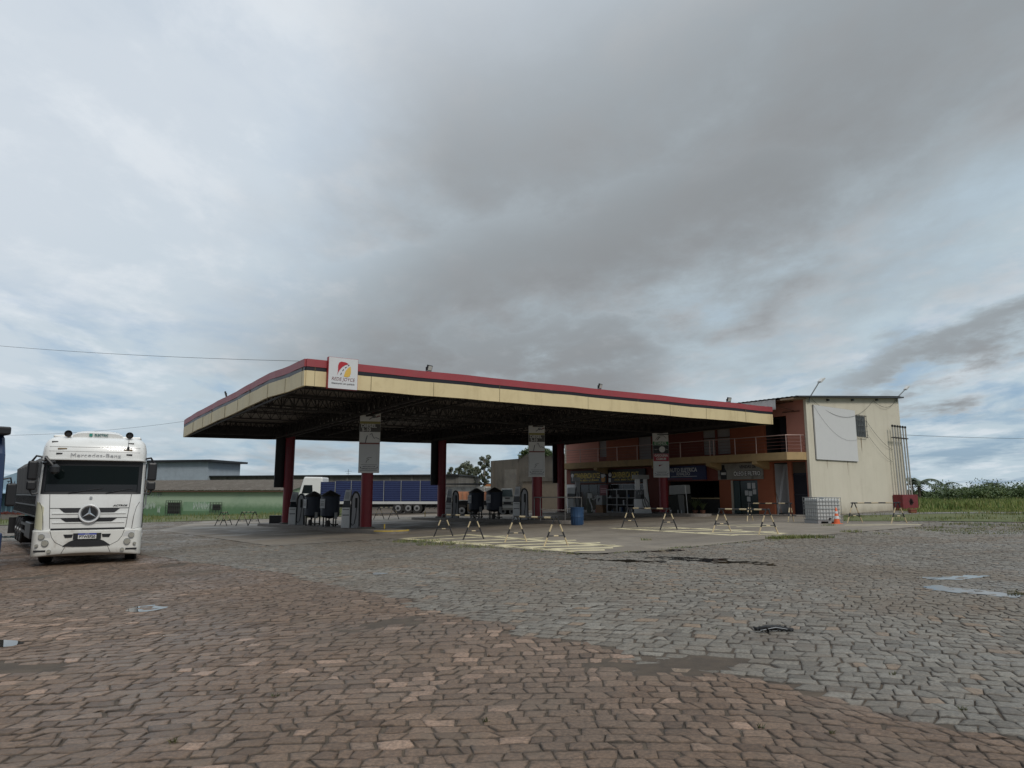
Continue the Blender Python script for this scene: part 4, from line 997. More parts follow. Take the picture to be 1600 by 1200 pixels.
# doors and windows downstairs
def frame(x0, x1, z0, z1, n, m=M_alu, y=.08, par=None, w_=.05, glass=True, zs=()):
    f = MB(); f.box(x0, x1, y, y+.06, z0, z0+w_).box(x0, x1, y, y+.06, z1-w_, z1)
    for i in range(n+1):
        x = x0+(x1-x0-w_)*i/n; f.box(x, x+w_, y+.001, y+.059, z0, z1)
    for z in zs: f.box(x0, x1, y+.002, y+.058, z, z+w_*.8)
    o = f.build('window_frame', m, par or bld)
    if glass: B(x0+.02, x1-.02, y+.025, y+.035, z0+.02, z1-.02).build('pane', M_glass, o)
    return o
frame(1.5, 4.55, .2, 2.42, 3, mat('dark_frame', (.06, .06, .065), .4)); frame(4.95, 8.75, .25, 2.42, 3, M_alu, zs=(2.0,))
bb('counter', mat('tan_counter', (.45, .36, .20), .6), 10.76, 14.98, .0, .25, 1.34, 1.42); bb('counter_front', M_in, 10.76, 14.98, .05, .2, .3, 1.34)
d_ = bb('door', mat('door_glass_dark', (.035, .05, .05), .12), 16.55, 17.84, .1, .14, .45, 2.5); bb('door_frame', mat('frame_pale', (.45, .40, .33), .5), 15.9, 16.02, .0, .1, .4, 2.52); bb('door', mat('door_green', (.02, .045, .045), .3), 16.02, 16.5, .08, .12, .45, 2.5)
for i, (x, z) in enumerate([(17.05, 2.0), (17.38, 2.0), (16.85, 1.58), (17.12, 1.55), (17.42, 1.65), (16.98, 1.2)]): bb('paper_notice', M_paper, x, x+.24, .093, .098, z, z+(.36 if i < 2 else .30))
mb = MB(); 
for i in range(14): mb.box(20.22+i*.066, 20.25+i*.066, .12, .16, .42, 2.85)
for z in (.5, 1.6, 2.8): mb.box(20.2, 21.14, .105, .12, z, z+.05)
mb.build('barred_gate', mat('gate_dark', (.02, .02, .03), .5), bld); bb('gate_backing', mat('gate_back', (.02, .025, .04), .6), 20.2, 21.14, .2, .22, .42, 2.9)
mb = MB()
for i in range(24): mb.box(20.21+i*.039, 20.23+i*.039, .14, .16, 2.9, 3.55)
mb.build('vent_grille', mat('vent_brown', (.14, .10, .07), .6), bld); bb('gate_backing', M_in, 20.2, 21.14, .2, .22, 2.9, 3.55)
# upper storey
z1, z2 = 4.08, 7.1  # one wall paint throughout; the darker pieces have shade painted in
wall(0, 3.85, z1, z2, M_sal); wall(3.85, 4.68, z1, 4.5, M_wshade); wall(4.68, 8.0, z1, z2, M_or); wall(3.85, 4.68, 6.3, z2, M_wshade); wall(8.0, 10.9, 6.3, z2, M_wshade); wall(9.25, 9.6, z1, 6.3, M_wshade)
wall(10.9, 13.85, z1, z2, M_wshade); wall(13.85, 16.0, z1, 4.25, M_wshade); wall(13.85, 16.0, 6.2, z2, M_wshade); wall(14.84, 14.98, 4.25, 6.2, M_wshade)
wall(16.0, 18.5, z1, z2, M_or); wall(18.5, 20.05, 6.35, z2, M_sal); wall(20.05, 21.3, z1, 7.25, M_sal)
for x0, x1 in ((3.85, 4.68), (8.0, 9.25), (9.6, 10.9)): bb('window_panel', mat('panel_grey', (.26, .25, .25), .5, var=.08), x0, x1, .10, .14, z1, 6.3)
for x0, x1 in ((13.85, 14.84), (14.98, 16.0)):
    bb('window_panel', mat('panel_grey2', (.33, .32, .32), .5, var=.08), x0, x1, .10, .14, 4.25, 6.2); bb('window_bar', M_wood, x0, x1, .06, .10, 5.28, 5.36)
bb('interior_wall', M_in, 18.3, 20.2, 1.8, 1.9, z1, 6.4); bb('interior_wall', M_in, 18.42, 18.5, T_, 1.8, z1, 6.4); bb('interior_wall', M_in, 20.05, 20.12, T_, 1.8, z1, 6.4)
mb = MB()
for i in range(13): mb.box(19.3+i*.058, 19.33+i*.058, .5, .52, z1, 6.3)
mb.build('barred_gate', mat('gate_dark', (.02, .02, .03), .5), bld); bb('curtain_rod', M_wood, 19.9, 21.0, -.12, -.08, 6.52, 6.57)
# balcony slab with chamfered end, beams, railing
MB().prism([(.8, -1.3), (20.75, -1.3), (21.29, -.55), (21.29, -.001), (0, -.001), (0, -.5)], 3.64, 4.08, 'z').build('balcony_slab', M_slab, bld)
for x in (4.6, 10.4, 15.0, 18.4): MB().prism([(-1.29, 3.635), (-1.29, 3.45), (-.002, 3.15), (-.002, 3.635)], x, x+.35, 'x').build('balcony_bracket', M_slab, bld)
M_rail = mat('railing', (.42, .30, .27), .4, metal=.3); M_rail2 = mat('railing_wire', (.16, .07, .06), .5)
rl = [(.9, -1.2), (20.70, -1.2), (21.2, -.5), (21.22, -.05)]
mb = MB(); mb.tube([(x, y, 5.08) for x, y in rl], .026, 8); mb.build('handrail', M_rail, bld)
for z in (4.3, 4.5, 4.7, 4.9): MB().tube([(x, y, z) for x, y in rl], .011, 6).build('rail_wire', M_rail2, bld)
for x in [.9, 3.0, 5.0, 7.0, 9.0, 11.0, 12.9, 15.3, 15.6, 17.2, 18.7]: MB().tube([(x, -1.2, 4.08), (x, -1.2, 5.08)], .028, 8).build('rail_post', M_rail, bld)
for x, y in rl[1:]: MB().tube([(x, y, 4.08), (x, y, 5.08)], .024, 8).build('rail_post', M_rail, bld)
# side wall
MB().prism([(.0, -.3), (DB, -.1), (DB, 8.27), (.0, 7.33)], 21.301, 21.45, 'x').build('side_wall', M_cream, bld)
bb('corner_pillar', M_cream, 21.302, 21.46, -.14, -.001, -.2, 7.3)
MB().prism([(0, -.1), (DB, .1), (DB, 8.2), (0, 7.2)], -.2, -.001, 'x').build('side_wall', M_cream, bld); bb('rear_wall', M_cream, -.2, 21.45, DB+.001, DB+.2, -.1, 8.2)
# roof: corrugated shed roof rising to the rear
mb = MB(); K = 150; vs = []
for i in range(K+1):
    x = -.4+22.2*i/K; dz_ = .03 if i % 2 else 0
    for y in (-1.45, DB+.35): vs.append((x, y, 7.33+(y)*.0815+.04+dz_))
mb.add(vs, [(i*2, i*2+2, i*2+3, i*2+1) for i in range(K)])
rf = mb.build('roof', mat('roof_fibre', (.10, .095, .09), .7, var=.3), bld)
MB().prism([(-1.45, 7.19), (-1.45, 7.235), (DB+.3, 8.29), (DB+.3, 8.20)], 21.47, 21.80, 'x').build('verge_board', M_black, bld)
MB().prism([(-1.4, 7.10), (-1.4, 7.20), (0, 7.31), (0, 7.20)], 20.6, 21.46, 'x').build('eave_soffit', mat('soffit_tan', (.33, .25, .17), .7, dirt=.3), bld)
bb('ceiling', M_wood, .1, 20.6, -1.35, -.01, 7.12, 7.16)
mb = MB(); K = 200; vs = []
for i in range(K+1):
    x = .4+19.9*i/K; y = -1.42+(.025 if (i//2) % 2 else 0)
    vs += [(x, y, 6.6), (x, y, 7.2)]
mb.add(vs, [(i*2, i*2+2, i*2+3, i*2+1) for i in range(K)]); mb.build('corrugated_parapet', mat('parapet_sheet', (.50, .50, .48), .5, var=.1, dirt=.4, dcol=(.2, .18, .16), dscale=2), bld)
MB().tube([(19.5, -1.0, 6.7), (20.3, -.2, 7.2)], .02, 6).tube([(20.6, -.05, 6.6), (19.9, -1.1, 6.95)], .025, 6).build('roof_stay', M_wood, bld)
# window in the side wall with grille, rust streaks live in the wall material
sx = 21.452
MB().box(sx-.02, sx+.02, 5.55, 6.75, 5.30, 6.62).build('side_window', mat('window_dark', (.06, .065, .065), .3), bld)
mb = MB()
for i in range(7): y = 5.52+i*.2; mb.box(sx+.10, sx+.125, y, y+.025, 5.22, 6.66)
for z in (5.24, 5.6, 5.95, 6.3, 6.62): mb.box(sx+.128, sx+.15, 5.5, 6.78, z, z+.025)
for y, z in ((5.52, 5.24), (6.74, 5.24), (5.52, 6.62), (6.74, 6.62)): mb.box(sx, sx+.128, y, y+.02, z-.02, z)
mb.build('window_grille', mat('grille_iron', (.10, .10, .095), .6, var=.4), bld)
M_rust = mat('rust_streak', (.20, .145, .09), .8, var=.4)
bb('blank_panel', mat('panel_blank', (.58, .58, .575), .5, var=.03, dirt=.12, dcol=(.42, .42, .42)), 21.48, 21.55, .55, 5.38, 3.68, 6.9)
bb('panel_edge', mat('panel_edge', (.05, .05, .05), .6), 21.46, 21.478, .53, 5.40, 3.66, 6.92)
def sg(y, z, h, wd): MB().add([(sx+.002, y-wd, z), (sx+.002, y+wd, z), (sx+.002, y+wd*.5, z-h*.6), (sx+.002, y+wd*.1, z-h), (sx+.002, y-wd*.4, z-h*.7)], [(0, 1, 2, 3, 4)]).build('rust_stain', M_rust, bld)
sg(1.8, 3.66, .55, .035); sg(4.2, 3.66, .9, .03); sg(6.1, 5.2, 1.0, .07)
def cable(y0, z0, y1, z1, sag, r=.011, m=M_rub):
    MB().tube([(21.50+.08*math.sin(math.pi*f) if not .05 < y0 < .4 else 21.57, y0+(y1-y0)*f, z0+(z1-z0)*f-sag*4*f*(1-f)) for f in np.linspace(0, 1, 22)], r, 6).build('loose_cable', m, bld)
cable(.5, 7.25, 8.0, 7.75, 1.1, .008); cable(8.0, 7.75, 11.3, 8.1, .5); cable(.25, 7.15, 5.35, 5.05, .8, .005, mat('cable_grey', (.25, .25, .25), .6)); cable(6.85, 6.35, 10.2, 4.6, .35, .009); cable(6.85, 5.5, 10.0, 3.8, .3, .008)
for y in (2.2, 5.2, 8.4): bb('beam_end', M_black, 21.45, 21.6, y, y+.14, 7.22+y*.0815-.12, 7.22+y*.0815-.02)
# lamps on arms
def armlamp(y, dy, h, label):
    z0 = 7.25+y*.0815; p = Matrix.Rotation(AB, 4, 'Z') @ Vector((21.55, y, 0)); t = thing('wall_lamp', label, 'street lamp', (FLp.x+p.x, FLp.y+p.y, z0), AB, 'lamps on slanting arms')
    MB().tube([(0, 0, -.25), (.02, 0, 0), (.2, dy*.9, h*.9)], .035, 8).build('arm', mat('arm_grey', (.16, .17, .17), .5, metal=.4), t, True)
    M_ = Matrix.Translation((.2, dy*.88, h*.88)) @ Matrix.Rotation(R(28), 4, 'X')
    MB().prism([(0, -.05), (.12, -.07), (.62, -.03), (.66, .03), (.3, .08), (.05, .05)], -.11, .11, 'x', M_).build('lamp_head', mat('lamp_head', (.50, .50, .48), .4), t, bevel=.01)
armlamp(.1, 1.0, 1.15, 'long slanting lamp arm above the front corner of the pale side wall')
armlamp(11.2, 1.1, .75, 'shorter slanting lamp arm at the rear end of the pale wall')
# pipes and red housing at the rear of the side wall
t = thing('pipe_stack', 'six tall white vent pipes rising from a dark red box against the side wall', 'vent pipes', (FLp.x+(Matrix.Rotation(AB, 4, 'Z') @ Vector((21.8, 10.9, 0))).x, FLp.y+(Matrix.Rotation(AB, 4, 'Z') @ Vector((21.8, 10.9, 0))).y, 0), AB)
M_pp = mat('vent_pipe', (.40, .40, .38), .5, var=.15, dirt=.3)
for i in range(6):
    y = -1.15+i*.37; MB().tube([(0, y+.12, 1.6), (0, y-.02, 6.15)], .05, 10).build('pipe', M_pp, t, True); MB().lathe([(.07, 6.10), (.075, 6.2), (.03, 6.25)], 0, y-.02, 10).build('pipe_cap', M_black, t)
MB().box(-.07, -.052, -1.3, .85, 5.35, 5.42).box(.055, .075, -1.3, .85, 5.35, 5.42).build('pipe_clamp', M_steel, t)
MB().box(-.3, .3, -1.25, .95, .2, 1.62).build('housing', mat('housing_red', (.17, .02, .025), .6, var=.2, dirt=.5, dcol=(.08, .015, .015), dscale=2.5, streak=.4), t, bevel=.01)
mb = MB()
for i in range(9):
    a = random.uniform(0, 6.3); mb.add([(.303, -.1+.45*math.cos(a+k*2.1)*random.uniform(.3, 1), 1.15+.25*math.sin(a+k*2.1)) for k in range(3)], [(0, 1, 2)])
mb.build('soot_mark', mat('soot', (.03, .01, .01), .8), t)

# shop signs
def shop_sign(x0, x1, z0, z1, m, label, y=-.14):
    p = Matrix.Rotation(AB, 4, 'Z') @ Vector(((x0+x1)/2, y, 0)); o = thing('shop_sign', label, 'sign', (FLp.x+p.x, FLp.y+p.y, z0), AB)
    W = x1-x0; H = z1-z0; MB().box(-W/2, W/2, 0, .08, 0, H).build('board', m, o); return o, W, H
M_gold = mat('sign_letter_gold', (.80, .60, .12), .5); M_lw = mat('sign_letter_white', (.62, .62, .62), .5); M_lo = mat('sign_orange', (.55, .25, .04), .5)
def cup(o, x, z, s):
    MB().prism([(x-.30*s, z+.28*s), (x+.22*s, z+.30*s), (x+.16*s, z-.02*s), (x-.04*s, z-.12*s), (x-.24*s, z-.02*s)], -.03, 0).build('emblem', M_lw, o)
    MB().prism([(x+.22*s, z+.24*s), (x+.36*s, z+.20*s), (x+.34*s, z+.06*s), (x+.18*s, z+.04*s)], -.02, 0).build('emblem', M_lw, o)
    MB().prism(arc(x, z-.22*s, .30*s, 0, 360, 16)[:-1], -.02, 0).build('emblem', M_lo, o)
for x0, x1, lb in ((.65, 4.75, 'dark shop sign reading CONVENIENCIA JOYCE over the left shop door'), (4.95, 8.75, 'dark shop sign reading CONVENIENCIA JOYCE over the glass shop window, right of its twin')):
    o, W, H = shop_sign(x0, x1, 2.5, 3.5, M_bblk, lb)
    text('CONVENIENCIA JOYCE', .42, M_gold, o, -.12, -.005, H*.56, W*.72, .01); text('LANCHES - BEBIDAS - CAFE DA MANHA', .13, M_gold, o, -.05, -.005, H*.22, W*.62, .002)
    MB().prism(arc(-W*.44, H*.62, .16, 0, 360, 14)[:-1], -.02, 0).build('emblem', M_lw, o)
    if x0 < 1: cup(o, W*.42, H*.45, .75)
    else: MB().box(-W*.48, -W*.42, -.02, 0, H*.05, H*.35).build('emblem', M_lw, o)
o, W, H = shop_sign(10.3, 14.1, 2.62, 3.56, mat('sign_navy', (.02, .03, .10), .5, var=.3), 'dark blue shop sign reading AUTO ELETRICA RIVALDO behind the ETANOL column')
text('AUTO ELETRICA', .27, M_lw, o, 0, -.005, H*.70, W*.62, .01); text('RIVALDO', .22, M_lw, o, 0, -.005, H*.42, W*.30, .006)
MB().box(-W/2, W*.2, -.01, 0, .02, .12).build('colour_band', mat('sign_wine', (.14, .02, .05), .5), o)
MB().box(-W*.28, W*.30, -.008, 0, H*.22, H*.26).build('rule', M_lw, o)
o, W, H = shop_sign(15.05, 18.35, 2.58, 3.60, mat('sign_worn_white', (.26, .25, .22), .6, var=.25, vscale=2, dirt=.7, dcol=(.09, .08, .07), dscale=1.8), 'worn grey shop sign with a bottle picture, reading VENDAS DE OLEO E FILTRO')
text('VENDAS DE', .20, M_ink, o, .18*W, -.005, H*.76, W*.36, .004); text('ÓLEO E FILTRO', .27, M_ink, o, .16*W, -.006, H*.34, W*.60, .035); text('ÓLEO E FILTRO', .27, mat('sign_letter_bright', (.8, .8, .78), .5), o, .16*W, -.016, H*.34, W*.58, .006)
MB().prism([(-W*.43, .02), (-W*.30, .02), (-W*.30, H*.55), (-W*.34, H*.72), (-W*.34, H*.92), (-W*.40, H*.92), (-W*.40, H*.72), (-W*.45, H*.55)], -.02, -.001).build('bottle_picture', M_bblk, o)
MB().box(-W*.42, -W*.31, -.025, -.02, H*.30, H*.45).build('bottle_label', M_pan, o)
# red poster by the shop door
o, W, H = shop_sign(4.0, 4.9, 1.55, 2.35, mat('poster_red', (.16, .03, .04), .6), 'dark red poster between the two shop fronts')
for z in (.62, .45, .28): MB().box(-W*.38, W*.38, -.006, -.001, H*z, H*z+.07).build('rule', mat('poster_pink', (.45, .25, .27), .6), o)

def on_shop(name, label, cat, x, y, z, rz=0, group=None):
    p = Matrix.Rotation(AB, 4, 'Z') @ Vector((x, y, 0)); return thing(name, label, cat, (FLp.x+p.x, FLp.y+p.y, z), AB+rz, group)
# display cabinet
t = on_shop('display_cabinet', 'low white framed glass cabinet with goods before the right shop window', 'cabinet', 6.9, -.45, .26)
mb = MB()
for x in (-1.55, -.52, .52, 1.50): mb.box(x, x+.06, -.3, -.25, 0, 1.75); mb.box(x, x+.06, .25, .3, 0, 1.75)
for z in (.05, .58, 1.1, 1.69): mb.box(-1.55, 1.56, -.305, -.302+.05, z, z+.05)
mb.build('frame', mat('cabinet_white', (.45, .46, .46), .4), t); MB().box(-1.5, 1.5, .2, .24, .05, 1.7).build('back_panel', M_in, t)
for z in (.08, .6, 1.12): MB().box(-1.5, 1.5, -.24, .2, z, z+.015).build('shelf', M_alu, t)
for i in range(14):
    x = -1.4+i*.2+random.uniform(-.03, .03); z = random.choice([.1, .62, 1.14]); MB().box(x, x+.13, -.15, .0, z, z+random.uniform(.14, .36)).build('goods', random.choice([M_paper, M_sil, mat('goods_blue', (.05, .1, .2), .5), mat('goods_dark', (.07, .07, .06), .5)]), t, bevel=.008)
# stacked boxes with a white sack on top
t = on_shop('carton_stack', 'brown cartons with red tape piled left of the glass cabinet', 'boxes', 4.55, -.5, .2)
MB().box(-.4, .4, -.25, .25, 0, .32).build('carton', mat('carton', (.26, .15, .08), .8, var=.2), t, bevel=.01); MB().box(-.38, .37, -.24, .24, .325, .62).build('carton', mat('carton', (.26, .15, .08), .8, var=.2), t, bevel=.01)
MB().box(-.41, -.33, -.26, .26, .0, .3).build('tape', M_bred, t)
t = on_shop('oil_case', 'white case with a dark emblem standing on the brown cartons', 'box', 4.52, -.5, .83)
MB().box(-.33, .33, -.22, .22, 0, .72).build('case', mat('case_grey', (.36, .37, .37), .6), t, bevel=.03); MB().prism([(-.1, .2), (-.14, .45), (.0, .55), (.16, .5), (.02, .38)], -.226, -.22).build('emblem', M_ink, t)
# covered machine and plants by the workshop
t = on_shop('covered_machine', 'pale machine half covered by a dark tarpaulin in front of the workshop', 'machine', 12.6, -1.0, .32)
MB().prism([(-.85, 0), (.55, 0), (.62, 1.25), (.0, 1.32), (-.95, 1.15)], -.4, .4).build('tarpaulin', mat('tarp_olive', (.035, .035, .028), .7, var=.4), t, bevel=.05)
MB().prism([(-.72, 1.28), (.62, 1.36), (.60, 1.95), (-.70, 1.90)], -.3, .3).build('hood', mat('hood_pale', (.42, .42, .40), .5, var=.15), t, bevel=.03)
MB().prism([(.28, .1), (.66, .1), (.62, 1.30), (.12, 1.30)], -.43, -.41).build('side_panel', mat('panel_pale', (.20, .20, .19), .5), t)
for x in (-.5, .1, .4): MB().tube([(x, -.42, 0), (x, -.42, .3)], .03, 6).build('leg', M_sil, t)
MB().tube([(.66, -.3, 1.9), (.78, -.35, 1.2), (.85, -.35, .05)], .025, 6).build('hose', M_pw, t)
M_plant = leaf_mat('plant_leaf', (.03, .05, .02), (.08, .10, .04), (.10, .12, .05))
def potplant(x, z, h, label):
    t = on_shop('potted_plant', label, 'plant', x, -1.15, z, 0, 'potted plants by the workshop')
    MB().lathe([(.13, 0), (.18, .25), (.2, .27)], 0, 0, 14).build('pot', mat('pot_clay', (.18, .08, .05), .8), t)
    V = []; F = []
    for i in range(16):
        a = i*2.4; L = h*random.uniform(.7, 1); prev = Vector((0, 0, .25)); 
        for k in range(1, 6):
            f = k/5; q = Vector((math.cos(a)*L*.5*f, math.sin(a)*L*.5*f, .25+L*(f-.35*f*f))); wd = .045*(1-abs(f-.4)); s_ = Vector((-math.sin(a), math.cos(a), 0))*wd
            o_ = len(V); V += [prev-s_, prev+s_, q+s_, q-s_]; F.append((o_, o_+1, o_+2, o_+3)); prev = q
    arrmesh('foliage', np.array([tuple(v) for v in V]), np.array(F), M_plant, {'tint': rng.random(len(V))}, t)
potplant(13.9, .36, 1.3, 'tall potted plant right of the covered machine'); potplant(14.5, .37, .8, 'shorter potted plant next to the orange pillar')
MB_ = on_shop('planter_kerb', 'thin white edging strip lying below the potted plants', 'kerb', 12.5, -1.9, .28); MB().box(-2.2, 2.1, -.06, .06, 0, .10).build('edging', M_wht, MB_); MB().box(-2.2, 2.1, -.08, -.06, 0, .05).build('base', M_kerb, MB_)
t = on_shop('broom', 'dark broom leaning on the wall of the white stair recess', 'broom', 19.3, -.3, .46)
MB().tube([(.28, 0, .08), (-.22, .28, 1.35)], .018, 7).build('handle', M_wood, t); MB().box(.14, .44, -.05, .05, 0, .1).build('brush', M_rub, t)
# workshop clutter inside (dim)
t = on_shop('tyre_stack', 'stack of tyres inside the dark workshop', 'tyres', 14.2, .9, .42)
for i in range(4):
    MB().lathe([(.2, i*.2+.01), (.34, i*.2+.02), (.38, i*.2+.06), (.38, i*.2+.15), (.34, i*.2+.19), (.2, i*.2+.2)], 0, 0, 20).build('tyre', M_rub, t, True)

# IBC tank, cone
g = G(1286, 817.5); t = thing('caged_tank', 'white plastic cube tank in a wire cage at the corner of the building', 'tank', g, R(38)); t.rotation_euler = (0, 0, S33-R(22))
MB().box(-.58, .58, -.5, .5, .16, 1.12).build('bottle', mat('ibc_plastic', (.50, .51, .50), .45, var=.06, dirt=.3, dcol=(.3, .29, .26)), t, bevel=.05)
MB().box(-.6, .6, -.52, .52, .10, .15).box(-.6, -.45, -.52, .52, 0, .1).box(.45, .6, -.52, .52, 0, .1).box(-.08, .08, -.52, .52, 0, .1).build('pallet', M_alu, t)
mb = MB()
for i in range(9):
    x = -.61+i*.1525
    for y in (-.53, .53): mb.tube([(x, y, .14), (x, y, 1.17)], .010, 6)
for i in range(8):
    y = -.53+i*.1514
    for x in (-.61, .61): mb.tube([(x, y, .14), (x, y, 1.17)], .010, 6)
for z in (.16, .33, .5, .67, .84, 1.0, 1.17): mb.tube([(-.61, -.53, z), (.61, -.53, z), (.61, .53, z), (-.61, .53, z), (-.61, -.53, z)], .012 if z < 1.1 else .018, 6)
mb.build('cage', mat('cage_steel', (.30, .31, .31), .4, metal=.6), t); MB().lathe([(.1, 1.12), (.1, 1.16)], 0, 0, 16).build('cap', M_black, t)
MB().tube([(.0, -.5, .22), (0, -.6, .22)], .04, 10).build('valve', M_black, t)
g = G(1308, 819); t = thing('traffic_cone', 'orange traffic cone with white bands beside the caged tank', 'cone', g)
M_cone = mat('cone_orange', (.62, .11, .03), .5, dirt=.2, dcol=(.2, .06, .03)); MB().box(-.19, .19, -.19, .19, 0, .04).build('base', M_cone, t, bevel=.01)
MB().lathe([(.135, .04), (.03, .72), (.02, .73)], 0, 0, 20).build('body', M_cone, t, True)
MB().lathe([(.108, .24), (.090, .36)], 0, 0, 20).build('band', M_lw, t); MB().lathe([(.073, .47), (.058, .57)], 0, 0, 20).build('band', M_lw, t)
g = G(1426, 806); t = thing('plant_pot', 'square brick planter standing alone on the grass beyond the red box', 'planter', G(1426, 803)); t.scale = (.42,)*3
MB().prism([(-.35, 0), (.35, 0), (.42, .55), (-.42, .55)], -.35, .35).build('body', mat('brick_pot', (.20, .07, .04), .85, var=.3), t, bevel=.01); MB().box(-.46, .46, -.4, .4, .55, .63).build('rim', mat('brick_pot', (.20, .07, .04), .85, var=.3), t)
# shredded tyre tread on the stones
g = G(1210, 989); t = thing('tyre_scrap', 'crumpled strip of black tyre tread lying on the grey stones', 'debris', (g.x, g.y, g.z+.015))
mb = MB()
for i in range(9):
    a = [(-.20+.05*i+random.uniform(-.03, .03), random.uniform(-.05, .05), random.uniform(.01, .06)) for _ in range(4)]; mb.tube(a, random.uniform(.008, .018), 6)
mb.tube([(-.22, .04, .02), (-.1, -.03, .05), (.05, .03, .04), (.22, -.02, .02)], [.02, .03, .03, .015], 7); mb.build('tread', M_rub, t)
MB().tube([(-.18, -.04, .02), (.0, -.06, .06), (.2, .0, .02)], .004, 5).build('wire', M_sil, t)

# ================================================================== WHITE TRUCK (front left)
M_tw = mat('truck_white', (.70, .70, .68), .28, var=.03, dirt=.18, dcol=(.36, .33, .28), dscale=1.6, coat=.3)
M_twl = mat('truck_white_low', (.66, .65, .61), .35, var=.05, dirt=.6, dcol=(.30, .25, .20), dscale=2.2)
M_tgl = mat('windscreen', (.005, .008, .008), .05, spec=.2); M_tbk = mat('truck_black', (.014, .014, .016), .45, var=.2); M_trim = mat('chrome', (.55, .56, .57), .22, metal=.9)
M_tyre = mat('tyre', (.018, .017, .016), .8, var=.3, dirt=.4, dcol=(.06, .05, .04)); M_rim = mat('rim', (.30, .30, .30), .45, metal=.5, dirt=.3)
TA = R(27)
tF = Vector((-12.02, 20.18, 0)); gF = gz(-12.7)
trk = thing('truck', 'white truck with a dark windscreen and round star emblem, towing a dark tarpaulin covered trailer', 'truck', (tF.x, tF.y, gF), TA)
trk['label'] = 'white cab truck with a round star emblem, towing a dark tarpaulin covered trailer'
def yf(z):    # nose profile of the cab
    return float(np.interp(z, [.3, .95, 1.45, 1.95, 2.92, 2.95, 3.15, 3.45, 3.58, 3.66], [.03, .0, .0, .05, .24, .10, .12, .22, .34, .62]))
def fyx(x, z, hw=1.29):
    ax = abs(x)/hw; c = .10*ax*ax
    e = max(0, ax-.84)/.16; return yf(z)+c+.26*(1-math.sqrt(max(0, 1-min(1, e)**2)))
def hwz(z): return float(np.interp(z, [.9, 2.0, 2.9, 3.3, 3.5, 3.66], [1.29, 1.29, 1.285, 1.27, 1.22, 1.06]))
def cab_mesh():
    zs = [.92, 1.0, 1.2, 1.45, 1.7, 1.95, 2.2, 2.5, 2.8, 2.92, 2.95, 3.02, 3.15, 3.3, 3.45, 3.53, 3.58, 3.63, 3.66]; n = 33; mb = MB(); ring = n+2
    for z in zs:
        h = hwz(z)
        for i in range(n):
            x = math.sin(math.pi/2*(-1+2*i/(n-1)))*h; mb.v.append(Vector((x, fyx(x, z, h), z)))
        mb.v.append(Vector((h, 2.3, z))); mb.v.append(Vector((-h, 2.3, z)))
    for k in range(len(zs)-1):
        for i in range(ring): mb.f.append([k*ring+i, k*ring+(i+1) % ring, (k+1)*ring+(i+1) % ring, (k+1)*ring+i]); mb.mi.append(0)
    mb.f.append(list(range(ring))[::-1]); mb.mi.append(0); K = len(zs)-1; mb.f.append([K*ring+i for i in range(ring)]); mb.mi.append(0)
    return mb
cab = cab_mesh().build('cab', M_tw, trk, smooth=True)
def skin(cols, off, th, name, m, par=cab, nz=6, nx=24, base=0):
    """panel that follows the nose: cols = [(x, z_low, z_high), ...]"""
    mb = MB(); xs_ = np.linspace(cols[0][0], cols[-1][0], nx); cx = [c[0] for c in cols]
    lo = np.interp(xs_, cx, [c[1] for c in cols]); hi = np.interp(xs_, cx, [c[2] for c in cols])
    for o_ in (off, off-th):
        for i, x in enumerate(xs_):
            for k in range(nz+1):
                z = lo[i]+(hi[i]-lo[i])*k/nz; mb.v.append(Vector((x, fyx(x, z, hwz(z))-o_-base, z)))
    S = nx*(nz+1); I = lambda l, i, k: l*S+i*(nz+1)+k
    for i in range(nx-1):
        for k in range(nz):
            mb.f.append([I(0, i, k), I(0, i+1, k), I(0, i+1, k+1), I(0, i, k+1)]); mb.f.append([I(1, i, k), I(1, i, k+1), I(1, i+1, k+1), I(1, i+1, k)])
        mb.f.append([I(0, i, 0), I(1, i, 0), I(1, i+1, 0), I(0, i+1, 0)]); mb.f.append([I(0, i, nz), I(0, i+1, nz), I(1, i+1, nz), I(1, i, nz)])
    for k in range(nz):
        mb.f.append([I(0, 0, k), I(0, 0, k+1), I(1, 0, k+1), I(1, 0, k)]); mb.f.append([I(0, nx-1, k), I(1, nx-1, k), I(1, nx-1, k+1), I(0, nx-1, k+1)])
    mb.mi = [0]*len(mb.f)
    return mb.build(name, m, par, smooth=True)
skin([(-1.21, 1.99, 2.93), (1.21, 1.99, 2.93)], .012, .03, 'windscreen_surround', M_tbk, nx=34)
skin([(-1.12, 2.06, 2.87), (1.12, 2.06, 2.87)], .018, .01, 'windscreen', M_tgl, nx=34)
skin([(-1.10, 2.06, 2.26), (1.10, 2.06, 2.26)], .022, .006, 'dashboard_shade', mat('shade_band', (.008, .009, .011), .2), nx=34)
skin([(-1.22, 2.955, 2.99), (1.22, 2.955, 2.99)], .05, .06, 'visor_lip', M_tw, nx=34)
